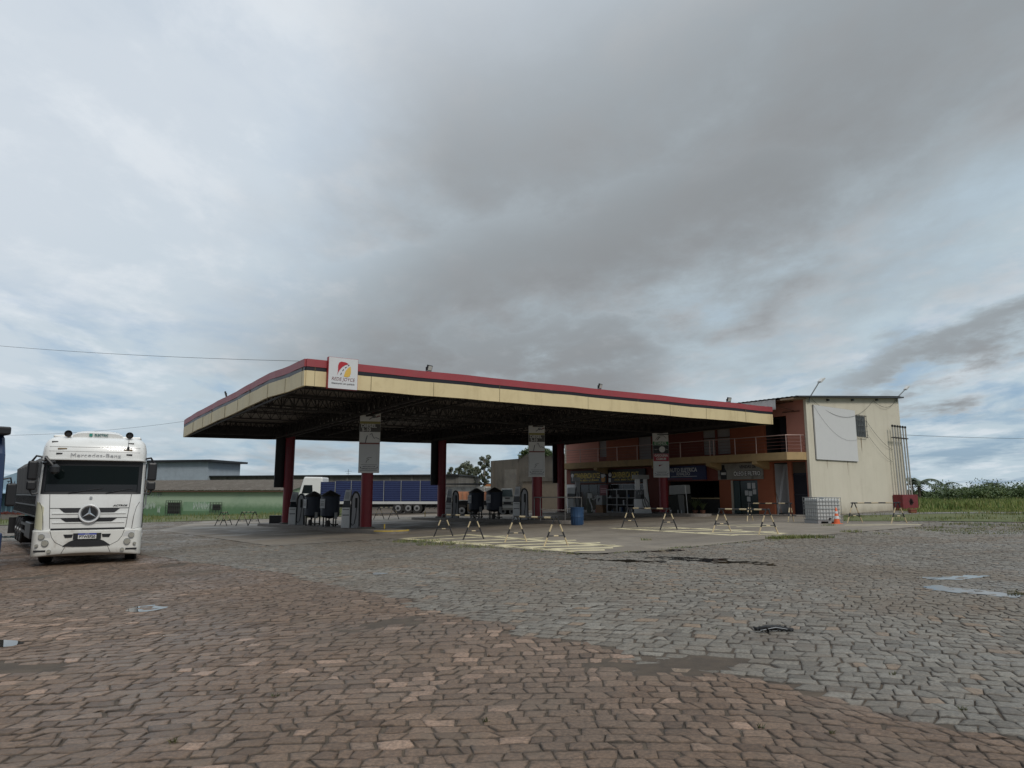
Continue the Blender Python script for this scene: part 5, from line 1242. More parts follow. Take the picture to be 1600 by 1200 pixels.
# grille: louvre gaps between white blades
def line(x0, x1, z, h=.012, m=M_tbk, nm='seam', off=.006): skin([(x0, z-h/2, z+h/2), (x1, z-h/2, z+h/2)], off, .01, nm, m, nz=1)
for zc, h, xa, xb in ((1.53, .125, .60, .88), (1.265, .105, .55, .86)):
    skin([(-xa-.12, zc+h*.42, zc+h*.5), (-xa, zc-h*.5, zc+h*.5), (xa, zc-h*.5, zc+h*.5), (xa+.12, zc+h*.42, zc+h*.5)], .010, .02, 'grille_gap', M_tbk, nx=40, nz=3)
    line(-xb-.06, xb+.06, zc+h*.5, .016)
    skin([(-xb, zc-h*.62-.02, zc-h*.56), (xb, zc-h*.62-.02, zc-h*.56)], .02, .03, 'grille_blade', M_tw, nx=30, nz=2)
skin([(-.88, .95, 1.04), (.88, .95, 1.04)], .012, .02, 'grille_gap', M_tbk, nx=30, nz=2)
for s in (-1, 1):
    for z0, z1_, xa, xb in ((1.04, 1.98, .90, .98),):
        mb = MB(); n = 10
        pts = [(s*(xa+(xb-xa)*i/n), z0+(z1_-z0)*i/n) for i in range(n+1)]
        mb.tube([(x, fyx(x, z)-.003, z) for x, z in pts], .007, 6); mb.build('panel_seam', M_tbk, cab)
    skin([(s*1.08, 1.0, 1.62), (s*1.20, 1.02, 1.74), (s*1.275, 1.05, 1.78)][::1 if s > 0 else -1], .014, .03, 'corner_deflector', mat('deflector_cream', (.52, .50, .36), .4) if s < 0 else M_tw, nx=10)
    mb = MB(); mb.tube([(x, fyx(x, z)-.016, z) for x, z in [(s*1.05, 1.0), (s*1.08, 1.35), (s*1.13, 1.62), (s*1.20, 1.76)]], .007, 6); mb.build('panel_seam', M_tbk, cab)
line(-1.20, 1.20, 3.33, .01, mat('seam_grey', (.25, .25, .25), .5)); line(-1.2, 1.2, 3.20, .008, mat('seam_grey', (.25, .25, .25), .5))
# emblem
em = MB().disc(0, -.03, 1.44, .235, .03, 40).build('emblem', M_tbk, cab)
mb = MB(); mb.tube([(.235*math.cos(a), -.065, 1.44+.235*math.sin(a)) for a in np.linspace(0, 2*math.pi, 41)], .028, 8, cap=False); mb.build('emblem_ring', mat('emblem_white', (.62, .62, .62), .3), em, True)
mb = MB(); mb.tube([(.19*math.cos(a), -.066, 1.44+.19*math.sin(a)) for a in np.linspace(0, 2*math.pi, 41)], .007, 6, cap=False); mb.build('emblem_ring', M_trim, em, True)
mb = MB()
for k in range(3):
    a = math.pi/2+k*2*math.pi/3; t_ = Vector((math.cos(a), 0, math.sin(a))); n_ = Vector((-math.sin(a), 0, math.cos(a)))
    c0 = Vector((0, -.095, 1.44)); mb.add([c0, Vector((0, -.07, 1.44))+n_*.035+t_*.02, Vector((0, -.065, 1.44))+t_*.19, Vector((0, -.07, 1.44))-n_*.035+t_*.02], [(0, 1, 2), (0, 2, 3)])
mb.build('emblem_star', M_trim, em)
MB().disc(0, -.0+.03, 1.885, .035, .03, 16).build('badge', M_sil, cab)
text('ACTROS', .05, M_tbk, cab, .72, fyx(.72, 1.66)-.008, 1.66, .36, .002, shear=.3, rot=(R(90), 0, R(5)))
trk.scale = (1.03, 1, 1)
text('Mercedes-Benz', .125, mat('letter_grey', (.45, .45, .46), .4), cab, .02, fyx(0, 3.10)-.008, 3.085, 1.22, -.001, rot=(R(98), 0, 0), th=.006)
# bumper
bp = MB(); zs = [.30, .34, .5, .7, .9, .965, .985]; n = 33
for z in zs:
    for i in range(n):
        x = math.sin(math.pi/2*(-1+2*i/(n-1)))*1.31; dip = 0
        if z < .4: dip = .05*(1-min(1, abs(x)/.7)**2)*0
        ex = .03 if z < .33 or z > .98 else 0
        bp.v.append(Vector((x, fyx(x, .9, 1.31)-.06+ex, z+(.10*(1-(x/1.31)**2)-.04 if z < .36 else 0))))
    bp.v.append(Vector((1.31, .75, z))); bp.v.append(Vector((-1.31, .75, z)))
ring = n+2
for k in range(len(zs)-1):
    for i in range(ring): bp.f.append([k*ring+i, k*ring+(i+1) % ring, (k+1)*ring+(i+1) % ring, (k+1)*ring+i])
bp.f.append(list(range(ring))[::-1]); bp.f.append([(len(zs)-1)*ring+i for i in range(ring)]); bp.mi = [0]*len(bp.f)
bump = bp.build('bumper', M_twl, trk, smooth=True)
YB = lambda x: fyx(x, .9, 1.31)-.06
def bdisc(x, z, r, m, nm, par=bump, th=.02, off=0):
    o = MB().disc(0, 0, 0, r, th, 22).build(nm, m, par); o.location = (x, YB(x)-off+.005, z)
    sl = (YB(x+.02)-YB(x-.02))/.04; o.rotation_euler = (0, 0, math.atan(sl)); return o
M_lamp = mat('lamp_lens', (.30, .29, .25), .12, var=.2, vscale=20)
for s in (-1, 1):
    pod = skin([(s*x, a, b) for x, a, b in [(.86, .60, .86), (.92, .50, .93), (1.05, .46, .95), (1.20, .50, .95)]][::s], .067, .012, 'headlight_pod', mat('pod_white', (.56, .56, .55), .35), bump, nx=12)
    for x, z, r in ((1.06, .82, .078), (.965, .645, .088), (1.15, .58, .042), (.86, .42, .05)):
        h = bdisc(s*x, z, r, M_trim, 'headlight' if r > .06 else 'marker_lamp', off=.018); MB().disc(0, -.004, 0, r*.86, .018, 22).build('lens', M_lamp, h).location = (0, -.02, 0)
    q = MB().box(-.14, .14, 0, .01, -.025, .025).build('slot', M_tbk, bump); q.location = (s*1.08, YB(s*1.08)-.006, .43); q.rotation_euler = (0, 0, math.atan((YB(s*1.10)-YB(s*1.06))/(.04*s)) if 1 else 0)
    MB().prism([(s*.36, .78), (s*.52, .78), (s*.56, .87), (s*.34, .87)][::s], YB(.45)-.012, YB(.45)+.05).build('air_inlet', M_tbk, bump)
    mb = MB(); mb.tube([(s*x, YB(x)-.002, z) for x, z in [(.88, .97), (.83, .8), (.74, .66), (.6, .58), (.5, .53), (.58, .35)]], .006, 6); mb.build('panel_seam', M_tbk, bump)
mb = MB(); pts = [(-.56, .56), (-.40, .68), (-.28, .725), (.28, .725), (.40, .68), (.56, .56), (.3, .535), (0, .525), (-.3, .535)]; mb.prism(pts, -.075, 0).build('lower_grille', M_tbk, bump)
pl = B(-.33, .33, -.10, -.07, .735, .90).build('plate_holder', M_tbk, bump); B(-.215, .215, -.106, -.10, .745, .895).build('number_plate', M_pan, pl); B(-.215, .215, -.109, -.106, .855, .895).build('plate_band', mat('plate_blue', (.03, .05, .30), .5), pl)
text('BRASIL', .02, M_lw, pl, 0, -.111, .875, .1, 0); text('PTW5F20', .07, M_ink, pl, 0, -.108, .80, .38, .003)
for x, z in ((-1.16+.16, 3.47), (.86, 3.47), (-.80, 3.27), (.80, 3.27), (-.86, 3.13), (.84, 3.13)):
    o = B(-.075 if abs(z-3.27) > .01 else -.11, .075 if abs(z-3.27) > .01 else .11, -.012, .02, -.022, .022).build('marker_lamp', M_rust if abs(z-3.27) < .01 else M_tbk, cab, bevel=.01); o.location = (x, fyx(x, z, hwz(z))-.006, z); o.rotation_euler = (R(-25) if z > 3.3 else R(-6), 0, 0)
# roof unit, horns, antenna
mb = MB(); 
for i in range(13):
    x = -.62+1.24*i/12; hh = .20*math.sqrt(max(0, 1-(x/.66)**4))
    for y, z in ((.62, 3.58), (.58, 3.62+hh*.75), (.74, 3.64+hh), (1.5, 3.64+hh*.8), (1.6, 3.6)): mb.v.append(Vector((x, y, z)))
for i in range(12):
    for k in range(4): mb.f.append([i*5+k, (i+1)*5+k, (i+1)*5+k+1, i*5+k+1])
mb.f += [[0, 1, 2, 3, 4], [64, 63, 62, 61, 60]]; mb.mi = [0]*len(mb.f)
ac = mb.build('roof_unit', M_tw, trk, smooth=True); text('ELECTRIC', .06, mat('teal_letter', (.04, .14, .14), .5), ac, .08, .575, 3.71, .34, .003); B(-.22, -.14, .572, .58, 3.67, 3.75).build('unit_badge', mat('teal_badge', (.02, .22, .17), .5), ac)
for x in (-.72, .80):
    hn = MB().tube([(x, .95, 3.72), (x, .6, 3.72), (x, .42, 3.72)], [.035, .045, .10], 16, cap=False).build('horn', mat('horn_brown', (.16, .13, .10), .35, metal=.5), trk, True); MB().disc(x, .50, 3.72, .065, .01).build('horn_mouth', M_tbk, hn)
MB().tube([(.80, fyx(.8, 3.3)-.02, 3.30), (.80, fyx(.8, 3.3)-.04, 3.80)], .006, 5).build('antenna', M_tbk, trk); MB().lathe([(.03, 3.27), (.03, 3.36), (.01, 3.38)], .80, fyx(.8, 3.3)-.02, 10).build('antenna_base', M_tbk, trk)
MB().box(-1.1, 1.1, .70, 2.25, 3.62, 3.70).build('roof_hatch', M_tw, trk, bevel=.04)
# mirrors
for s in (-1, 1):
    x = s*1.46; m_ = MB().box(x-.12, x+.12, .30, .46, 2.38, 2.92).build('mirror', M_tbk, trk, bevel=.05); MB().box(x-.11, x+.11, .31, .45, 2.10, 2.35).build('lower_mirror', M_tbk, m_, bevel=.04)
    MB().tube([(s*1.22, .38, 3.02), (s*1.40, .36, 3.06), (s*1.50, .38, 2.90)], .03, 8).build('mirror_arm', M_tbk, m_, True); MB().tube([(s*1.25, .40, 2.02), (s*1.42, .38, 1.98), (s*1.50, .38, 2.14)], .03, 8).build('mirror_arm', M_tbk, m_, True)
    MB().tube([(s*1.31, .75, 1.55), (s*1.35, .75, 1.7), (s*1.34, .75, 2.45)], .018, 8).build('grab_handle', M_sil, trk, True)
    # side window and door seam
    MB().box(s*1.285-.006, s*1.285+.006, .55, 1.45, 2.05, 2.80).build('side_window', M_tgl, trk); MB().tube([(s*1.294, .5, 1.0), (s*1.294, .48, 2.0), (s*1.29, .52, 2.88), (s*1.29, 1.55, 2.88), (s*1.294, 1.55, 1.0)], .008, 6).build('door_seam', M_tbk, trk)
    MB().box(s*1.22-.08, s*1.22+.08, .9, 2.2, .38, .92).build('step', M_tbk, trk, bevel=.03)
sm = MB().tube([(-1.16, .2, 3.02), (-1.12, -.12, 2.98), (-.98, -.16, 2.82), (-.92, -.16, 2.72)], .045, 8).tube([(-1.2, .15, 2.85), (-1.08, -.1, 2.86), (-.9, -.14, 2.88)], .04, 8).build('front_mirror_arm', M_tbk, trk, True); MB().lathe([(.05, 2.82), (.13, 2.74), (.13, 2.60), (.06, 2.54)], -.90, -.12, 16).build('front_mirror', M_tbk, sm, True)
for x0, x1 in ((-.55, .25), (.35, 1.0)): MB().tube([(x0, fyx(x0, 2.02)-.04, 2.02), (x1, fyx(x1, 2.15)-.03, 2.15)], .012, 6).build('wiper', M_tbk, trk)
# chassis and wheels
MB().box(-.45, .45, .7, 6.0, .55, .95).build('chassis', M_tbk, trk); MB().box(-1.05, 1.05, .25, .7, .35, .9).build('underbody', M_tbk, trk)
def wheel(par, x, y, r=.52, w_=.30, z=None, nm='wheel'):
    z = r if z is None else z; mb = MB(); n = 28; s = 1 if x > 0 else -1
    prof = [(r*.58, -w_/2), (r*.9, -w_/2), (r, -w_/2+.05), (r, w_/2-.05), (r*.9, w_/2), (r*.58, w_/2)]
    for rr, xx in prof:
        for k in range(n): a = 2*math.pi*k/n; mb.v.append(Vector((xx, rr*math.cos(a), rr*math.sin(a))))
    for i in range(len(prof)):
        for k in range(n): j = (i+1) % len(prof); mb.f.append([i*n+k, i*n+(k+1) % n, j*n+(k+1) % n, j*n+k])
    mb.mi = [0]*len(mb.f); o = mb.build(nm, M_tyre, par, True); o.location = (x, y, z)
    m2 = MB(); 
    for sgn in (1, -1):
        pr = [(r*.58, w_/2*.9*sgn), (r*.45, w_/2*.4*sgn), (r*.2, w_/2*.5*sgn), (r*.18, w_/2*1.1*sgn), (0.001, w_/2*1.1*sgn)]; o_ = len(m2.v)
        for rr, xx in pr:
            for k in range(n): a = 2*math.pi*k/n; m2.v.append(Vector((xx, rr*math.cos(a), rr*math.sin(a))))
        for i in range(len(pr)-1):
            for k in range(n): m2.f.append([o_+i*n+k, o_+i*n+(k+1) % n, o_+(i+1)*n+(k+1) % n, o_+(i+1)*n+k])
    m2.mi = [0]*len(m2.f); m2.build('rim', M_rim, o, True); return o
for s in (-1, 1):
    wheel(trk, s*1.06, 1.42)
    for y in (4.4, 5.7): wheel(trk, s*1.02, y, w_=.5)
# trailer, turned a little against the cab
tra = R(11)
TM = Matrix.Translation((0, 2.55, 0)) @ Matrix.Rotation(tra, 4, 'Z')
M_tarp = mat('tarpaulin', (.035, .030, .026), .75, var=.35, vscale=1.2, bump=.5, bscale=6, dirt=.4, dcol=(.08, .065, .05)); M_tbd = mat('trailer_board', (.05, .038, .03), .7, var=.4, dirt=.4)
mb = MB(); K = 30; prof = [(-1.3, 1.95), (-1.33, 3.12), (-1.05, 3.36), (0, 3.52), (1.05, 3.36), (1.33, 3.12), (1.3, 1.95)]
for i in range(K+1):
    y = .2+13.8*i/K; sag = .04*math.sin(i*2.1)+.03*(i % 3); fr = .28*math.exp(-i/2.2)
    for x, z in prof: mb.v.append(TM @ Vector((x+.02*math.sin(i*1.7+z), y, z-(sag+fr if z > 2.5 else 0)-.25*(i/K if z > 2.5 else 0)*0)))
P_ = len(prof)
for i in range(K):
    for k in range(P_-1): mb.f.append([i*P_+k, (i+1)*P_+k, (i+1)*P_+k+1, i*P_+k+1])
mb.f += [list(range(P_)), [K*P_+k for k in range(P_)][::-1]]; mb.mi = [0]*len(mb.f)
trl = mb.build('trailer_tarpaulin', M_tarp, trk, smooth=True)
mb = MB().box(-1.3, 1.3, .2, 14.0, 1.25, 1.95, TM); tb = mb.build('trailer_body', M_tbd, trk)
mb = MB()
for i in range(29): y = .3+13.5*i/28; mb.box(-1.335, -1.302, y, y+.06, 1.2, 2.0, TM); mb.box(1.302, 1.335, y, y+.06, 1.2, 2.0, TM)
for z in (1.22, 1.58, 1.93): mb.box(-1.345, -1.336, .2, 14.0, z, z+.05, TM); mb.box(1.336, 1.345, .2, 14, z, z+.05, TM)
mb.build('side_ribs', M_tbk, tb); MB().box(-.5, .5, 1.2, 13.6, .85, 1.2, TM).build('trailer_frame', M_tbk, trk)
for s in (-1, 1):
    for y in (9.6, 10.85, 12.1): p = TM @ Vector((s*1.02, y, 0)); w_ = wheel(trk, p.x, p.y, w_=.52); w_.rotation_euler = (0, 0, tra)
    p = TM @ Vector((s*1.25, 13.1, 0)); q = MB().box(-.25, .25, -.02, .02, .25, .95).build('mud_flap', M_tbk, trk); q.location = (p.x, p.y, 0); q.rotation_euler = (0, 0, tra)
    p = TM @ Vector((s*1.18, 3.6, 0)); q = MB().box(-.2, .2, 0, 2.2, .45, 1.0).build('tool_box', M_tbk, trk, bevel=.03); q.location = (p.x, p.y, 0); q.rotation_euler = (0, 0, tra)
    p = TM @ Vector((s*1.28, 6.0, 0)); q = MB().box(-.02, .02, 0, 3.0, .5, .60).box(-.02, .02, 0, 3.0, .8, .9).build('side_guard', M_tbk, trk); q.location = (p.x, p.y, 0); q.rotation_euler = (0, 0, tra)

# ---- second, mostly unseen truck at the left edge
M_navy = mat('truck_navy', (.012, .03, .085), .35, var=.1, coat=.3)
c = DP(10, 771, 19.0); ang = R(48)
t = thing('truck', 'dark blue truck cab with a black mirror, cut off by the left photo edge', 'truck', (c.x, c.y, gz(c.x)), ang)
MB().prism([(0, .55), (0, 1.9), (.18, 3.1), (.45, 3.62), (2.1, 3.66), (2.1, .55)], -2.55, -.06, 'x').build('cab', M_navy, t, bevel=.09)
MB().prism([(-.02, 2.0), (.13, 2.85), (.20, 2.85), (.05, 2.0)], -2.35, -.25, 'x').build('windscreen', M_tgl, t); MB().box(-2.6, -.02, -.18, .3, .35, 1.0).build('bumper', M_navy, t, bevel=.05)
MB().box(-2.58, -.04, .0, 2.0, 3.60, 3.82).build('roof_edge', M_tbk, t, bevel=.04)
m_ = MB().box(.02, .26, .1, .24, 1.68, 2.30).build('mirror', M_tbk, t, bevel=.05); MB().tube([(-.1, .2, 2.4), (.1, .18, 2.45), (.14, .18, 2.25)], .025, 8).build('mirror_arm', M_tbk, m_, True)
for x in (-2.3, -.3): wheel(t, x, 1.5)
MB().box(-2.4, -.2, 2.3, 12, 1.0, 3.2).build('load_body', M_tarp, t, bevel=.05)
for x in (-2.2, -.4): wheel(t, x, 6.5, w_=.5); wheel(t, x, 7.8, w_=.5)

# ================================================================== FAR SIDE: BUILDINGS, TRUCKS
M_grn_w = mat('wall_green', (.32, .41, .29), .8, var=.08, vscale=.6, dirt=.45, dcol=(.21, .31, .22), dscale=.35, streak=.3, low=(-.2, .8, (.06, .15, .06), .8))
M_graf = mat('graffiti', (.40, .48, .42), .8); M_tile = mat('old_roof_tiles', (.10, .085, .07), .9, var=.5, vscale=2.5, dirt=.6, dcol=(.20, .18, .155), dscale=1.2, bump=.6)
def along(pxa, pxb, Y0, Y1): a = DP(pxa, 771, Y0); b = DP(pxb, 771, Y1); d_ = b-a; return a, math.atan2(d_.y, d_.x), Vector((d_.x, d_.y, 0)).length
def zat(px, py, Y): return DP(px, py, Y).z
# green building
a, an, L = along(120, 455, 90, 82); t = thing('green_building', 'long low green building with a mossy dark tiled roof and barred windows', 'building', (a.x, a.y, 0), an); g0 = -1.3
ze = zat(300, 765, 86); zr = zat(300, 751, 92)
def at_len(px):   # distance along the facade for a photo column
    lo, hi = 0, L
    for _ in range(40):
        m_ = (lo+hi)/2; p = a+Vector((math.cos(an), math.sin(an), 0))*m_
        if 800+1103*p.x/p.y < px: lo = m_
        else: hi = m_
    return lo
MB().box(0, L, 0, .25, g0, ze).build('wall', M_grn_w, t); MB().box(0, L, 6, 6.2, g0, zr).build('rear_wall', M_grn_w, t); MB().prism([(.25, g0), (.25, ze), (6, zr-.1), (6, g0)], L-.2, L-.01, 'x').build('end_wall', M_grn_w, t)
mb = MB(); K = 300; vs = []
for i in range(K+1):
    x = -.3+(L+.6)*i/K; dz_ = .06 if i % 2 else 0; jj = random.uniform(-.06, .06)
    vs += [(x, -.45, ze-.10+dz_+jj*.5), (x, 6.3, zr+.05+dz_)]
mb.add(vs, [(i*2, i*2+2, i*2+3, i*2+1) for i in range(K)]); mb.build('roof', M_tile, t); MB().box(-.3, L+.3, -.40, -.30, ze-.28, ze-.14).build('eave_board', M_wood, t)
for i, (p0, p1, y0, y1) in enumerate([(262, 286, 782, 805.5), (331, 349, 784.5, 799.5)]):
    x0 = at_len(p0); x1 = at_len(p1); zz0 = zat(p0, y1, 87); zz1 = zat(p0, y0, 87)
    q = MB().box(x0+.25, x1-.25, -.02, .0, zz0+.25, zz1-.25).build('window', M_in, t); mb = MB(); n = 7 if i == 0 else 4
    for k in range(n+1): x = x0+(x1-x0)*k/n; mb.box(x-.02, x+.02, -.16, -.12, zz0, zz1)
    for z in np.linspace(zz0, zz1, 4): mb.box(x0, x1, -.20, -.165, z-.02, z+.02)
    mb.build('window_bars', mat('bars_dark', (.04, .05, .04), .6), q)
MB().box(at_len(288), at_len(330), -.008, -.002, g0+.9, zat(300, 784, 87)).build('repainted_patch', mat('green_patch', (.20, .31, .20), .8, var=.15, dirt=.5, dcol=(.14, .24, .16), dscale=.8), t)
for px, py, wd, seed in ((232, 790, 1.9, 3), (318, 790, 2.2, 5), (250, 772, .5, 7), (240, 772, .25, 8), (251, 797, .25, 9)):
    x0 = at_len(px); zc = zat(px, py, 87); rr = random.Random(seed); mb = MB()
    pts = []; K_ = int(26*wd)+8
    for k in range(K_):
        x = x0+wd*.6*(2*k/(K_-1)-1)+rr.uniform(-.12, .12); pts.append((x, -.02-.01*(k % 3), zc+(.45 if k % 2 else -.4)*rr.uniform(.3, 1.1)))
    mb.tube(pts, .028, 4)
    mb.build('graffiti', M_graf, t)
# grey block behind it
a, an, L2 = along(195, 322, 106, 103); z0 = -1; zt = zat(270, 722, 104)
t = thing('grey_block', 'pale bluish grey upper block with a flat black roof rising behind the green building', 'building', (a.x, a.y, 0), an)
MB().box(0, L2, 0, 8, z0, zt).build('wall', mat('block_bluegrey', (.31, .355, .40), .8, var=.15, vscale=.9, dirt=.6, dcol=(.24, .27, .30), dscale=.5, streak=.4), t); MB().box(-.5, L2+.9, -.6, 8.6, zt, zt+.30).build('roof', M_tbk, t)
MB().box(-.02, L2+.02, -.02, .0, zt-3.3, zt-3.15).build('ledge', M_kerb, t)
# long dark wall building
a, an, L3 = along(318, 716, 104, 96); t = thing('long_warehouse', 'long low grey concrete warehouse wall stretching behind the blue loaded trailer', 'building', (a.x, a.y, 0), an)
zt = zat(560, 744, 99); M_cw = mat('old_concrete', (.135, .125, .11), .9, var=.3, vscale=.8, dirt=.6, dcol=(.06, .055, .05), dscale=.4, streak=.6, bump=.3)
MB().box(0, L3, 0, 12, -1.2, zt).build('wall', M_cw, t); MB().box(-.3, L3+.2, -.4, 12.4, zt, zt+.18).build('roof_edge', M_tbk, t)
mb = MB()
for i in range(13): x = .2+(L3-.6)*i/12; mb.box(x, x+.3, -.10, -.001, -1.1, zt-.01)
mb.build('pilasters', M_cw, t); MB().box(.3, 4.5, -.05, -.002, zt-2.2, zt-.4).build('dark_opening', M_in, t)
# ruined tall wall
a, an, L4 = along(769, 900, 77, 70); t = thing('ruined_building', 'tall roofless grey concrete building with plants growing on its top edge', 'building', (a.x, a.y, 0), an)
zl = zat(768, 720, 77); zm = zat(807, 717, 75); M_cw2 = mat('ruin_concrete', (.115, .10, .08), .9, var=.3, vscale=.6, dirt=.6, dcol=(.055, .05, .04), dscale=.9, streak=.6, bump=.3)
x1 = L4*.33
MB().prism([(0, -.6), (x1, -.6), (x1, zm), (0, zl)], 0, .35).build('wall', M_cw2, t); MB().prism([(x1+.001, -.6), (L4, -.6), (L4, zm+.5), (L4*.8, zm+.2), (L4*.55, zm+.5), (x1+.001, zm+.35)], .05, .4).build('wall', M_cw2, t)
MB().prism([(.35, -.6), (9, -.6), (9, zl-.2), (.35, zl)], 0, .3, 'x').build('end_wall', M_cw2, t); MB().box(-.12, .18, -.12, -.001, -.6, zl-.02).build('pilaster', M_cw2, t)
MB().box(L4*.16, x1-.2, -.02, -.001, 1.4, zl-1.0).build('stained_panel', mat('ruin_pale', (.16, .145, .12), .9, var=.35, vscale=2, dirt=.7, dcol=(.12, .11, .1), dscale=.8), t)
MB().box(L4*.5, L4*.93, -1.6, -.3, -.5, 2.9).build('annex', mat('ruin_tan', (.18, .145, .105), .9, var=.2, dirt=.4, dcol=(.15, .12, .09), dscale=.6, streak=.4), t); MB().box(L4*.48, L4*.95, -1.7, -.2, 2.9, 3.25).build('annex_roof', M_cw2, t)
ce, ra, cn = [], [], []
for i in range(26):
    f = random.random(); x = x1+.3+f*(L4*.42); ce.append((x, .2, zm+.35+random.uniform(0, .9)*math.sin(math.pi*min(1, f*1.1+.1)))); ra.append(random.uniform(.25, .55)); cn.append(110)
V, F, T_ = leaves(ce, ra, cn, .10); wallplant = thing('wall_shrub', 'green bush growing on the top of the ruined wall', 'shrub', (a.x, a.y, 0), an); arrmesh('foliage', V, F, M_scrub, {'tint': T_}, wallplant); MB().tube([(x1+2, .2, zm), (x1+2.3, .2, zm+1.2), (x1+2.9, .2, zm+1.9)], .03, 5).build('stem', M_bark, wallplant)
# low white wall / shed between the trees and the ruin
a, an, L5 = along(690, 800, 88, 80); t = thing('white_shed', 'low whitewashed shed with a peeling wall and thin dark roof behind the dump truck', 'building', (a.x, a.y, 0), an)
zt = zat(740, 760, 84); MB().box(0, L5*.62, 0, 5, -.8, zt).build('wall', mat('peeling_white', (.36, .355, .33), .9, var=.2, dirt=.95, dcol=(.10, .095, .085), dscale=1.6, streak=.5), t)
MB().box(-.2, L5*.56, -.4, 5.2, zt+.25, zt+.38).build('roof', M_tbk, t); MB().box(L5*.62, L5, .2, 4, -.8, zt-.2).build('annex', mat('peeling_white', (.36, .355, .33), .9), t); MB().box(L5*.85, L5*1.2, -.8, .0, zt+.02, zt+.12).build('annex_roof', M_tbk, t)
a, an, L6 = along(750, 772, 84, 84); t = thing('tiled_house', 'small house with an orange clay tile roof peeking beside the ruined wall', 'building', (a.x, a.y, 0), an)
MB().box(.3, L6, .3, 4, -.5, 2.2).build('wall', M_cw2, t); MB().prism([(-.1, zat(755, 768, 84)), (.8, zat(755, 756.5, 84)), (L6+.5, zat(755, 756.5, 84)), (L6+.5, zat(755, 768, 84))], 0, 4.2).build('roof', mat('clay_tiles', (.30, .115, .04), .85, var=.25, vscale=3, dirt=.3), t)
# blue building far left
a, an, L7 = along(-130, 60, 92, 84); t = thing('blue_building', 'pale blue gabled shop building with dark blue slatted front behind the truck', 'building', (a.x, a.y, 0), an)
zt = zat(33, 739, 85); zl_ = zat(5, 747, 88); M_lb = mat('wall_pale_blue', (.30, .42, .52), .8, var=.06, dirt=.2, dcol=(.22, .3, .36)); M_db = mat('wall_slate_blue', (.06, .12, .16), .7, var=.15)
zs_ = zat(20, 768, 86)
MB().prism([(0, zs_), (L7, zs_), (L7, zt+.2), (L7*.86, zt+.3), (L7*.7, zl_), (0, zl_-1.8)], .0, .3).build('gable_wall', M_lb, t); MB().box(0, L7, .3, .5, -1.6, zs_).build('wall', M_db, t)
for i in range(24): x = .3+i*(L7-.5)/24; MB().box(x, x+.14, .2, .299, -1.2, zs_).build('slat', mat('slat_blue', (.16, .27, .32), .7), t)
MB().prism([(-.9, zs_-.25), (-.9, zs_-.15), (.0, zs_+.25), (.0, zs_+.1)], 0, L7, 'x').build('awning', M_lb, t); MB().box(0, L7, .15, .299, -1.6, -.75).build('plinth', mat('plinth_teal', (.12, .27, .28), .8), t)
x0 = L7*.80
text('TRAXX', 1.05, M_tbk, t, L7*.815, -.02, zs_+.75, 2.9, -.02)
ce = [(L7*f, -.2, -.72+random.uniform(-.05, .1)) for f in np.linspace(.55, .9, 30)]; V, F, T_ = leaves(ce, [.28]*30, [60]*30, .07)
t2 = thing('flower_bed', 'row of red flowers along the front of the pale blue building', 'flowers', (a.x, a.y, 0), an); arrmesh('flowers', V, F, leaf_mat('red_flower', (.22, .02, .02), (.12, .05, .02), (.2, .03, .02)), {'tint': T_}, t2); MB().box(L7*.52, L7*.92, -.35, -.05, -1.4, -.8).build('planter', M_kerb, t2)

# trailer truck with the blue load
Yt = 69; a = DP(466, 771, Yt); g0 = gz(a.x)-.55; XM = lambda px: DP(px, 771, Yt).x-a.x
g0 = zat(640, 802.5, Yt)
t = thing('truck', 'white cab truck facing left with a long trailer stacked with blue crates', 'truck', (a.x, a.y, g0), 0)
def zt_(py): return zat(640, py, Yt)-g0
xc = XM(503)
MB().prism([(0, .7), (-.05, 1.6), (.25, 2.7), (.5, zt_(745)), (xc, zt_(745.5)), (xc+.1, .7)], 0, 2.4).build('cab', M_tw, t, bevel=.12)
MB().prism([(.33, 1.95), (.52, 2.75), (1.35, 2.75), (1.4, 1.95)], -.02, -.001).build('side_window', M_tgl, t); MB().prism([(-.07, 1.75), (.22, 2.72), (.27, 2.7), (-.02, 1.72)], .2, 2.2).build('windscreen', M_tgl, t)
MB().box(-.12, .2, .05, 2.35, .45, .95).build('bumper', M_tbk, t); MB().prism([(.25, 2.75), (.6, 3.35), (1.9, 3.4), (1.9, 2.8)], .3, 2.1).build('roof_fairing', M_tw, t, bevel=.1)
def swheel(par, x, y, r=.52):
    mb = MB(); mb.disc(0, .15, 0, r, .3, 26); o = mb.build('wheel', M_tyre, par, True); o.location = (x, y, r); mb = MB(); mb.disc(0, -.153, 0, r*.55, .02, 20); mb.build('rim', M_rim, o); mb = MB(); mb.disc(0, -.176, 0, r*.25, .03, 16); mb.build('hub', M_tbk, o); return o
swheel(t, XM(480), .15); swheel(t, XM(494), .15); swheel(t, XM(508)+.3, .15)
bed = MB().box(XM(500), XM(687), -.06, 2.46, zt_(787.5), zt_(783.5)).build('trailer_bed', mat('bed_white', (.50, .50, .49), .5, dirt=.3), t); MB().box(XM(505), XM(686), .7, 1.7, zt_(793), zt_(787.6)).build('trailer_frame', M_tbk, t)
for px in (622.5, 638.5, 652): swheel(t, XM(px), .1); swheel(t, XM(px), 2.2)
for px in (660, 668, 676, 684): MB().tube([(XM(px), 0, zt_(788)), (XM(px-5), 0, zt_(795))], .035, 6).build('stay', M_tbk, t)
M_crate = mat('crate_blue', (.008, .017, .075), .5, var=.35, vscale=3, dirt=.3, dcol=(.03, .05, .12)); M_crl = mat('crate_light', (.07, .10, .24), .5)
seg = [500, 524, 549, 574, 600, 627, 657, 686]
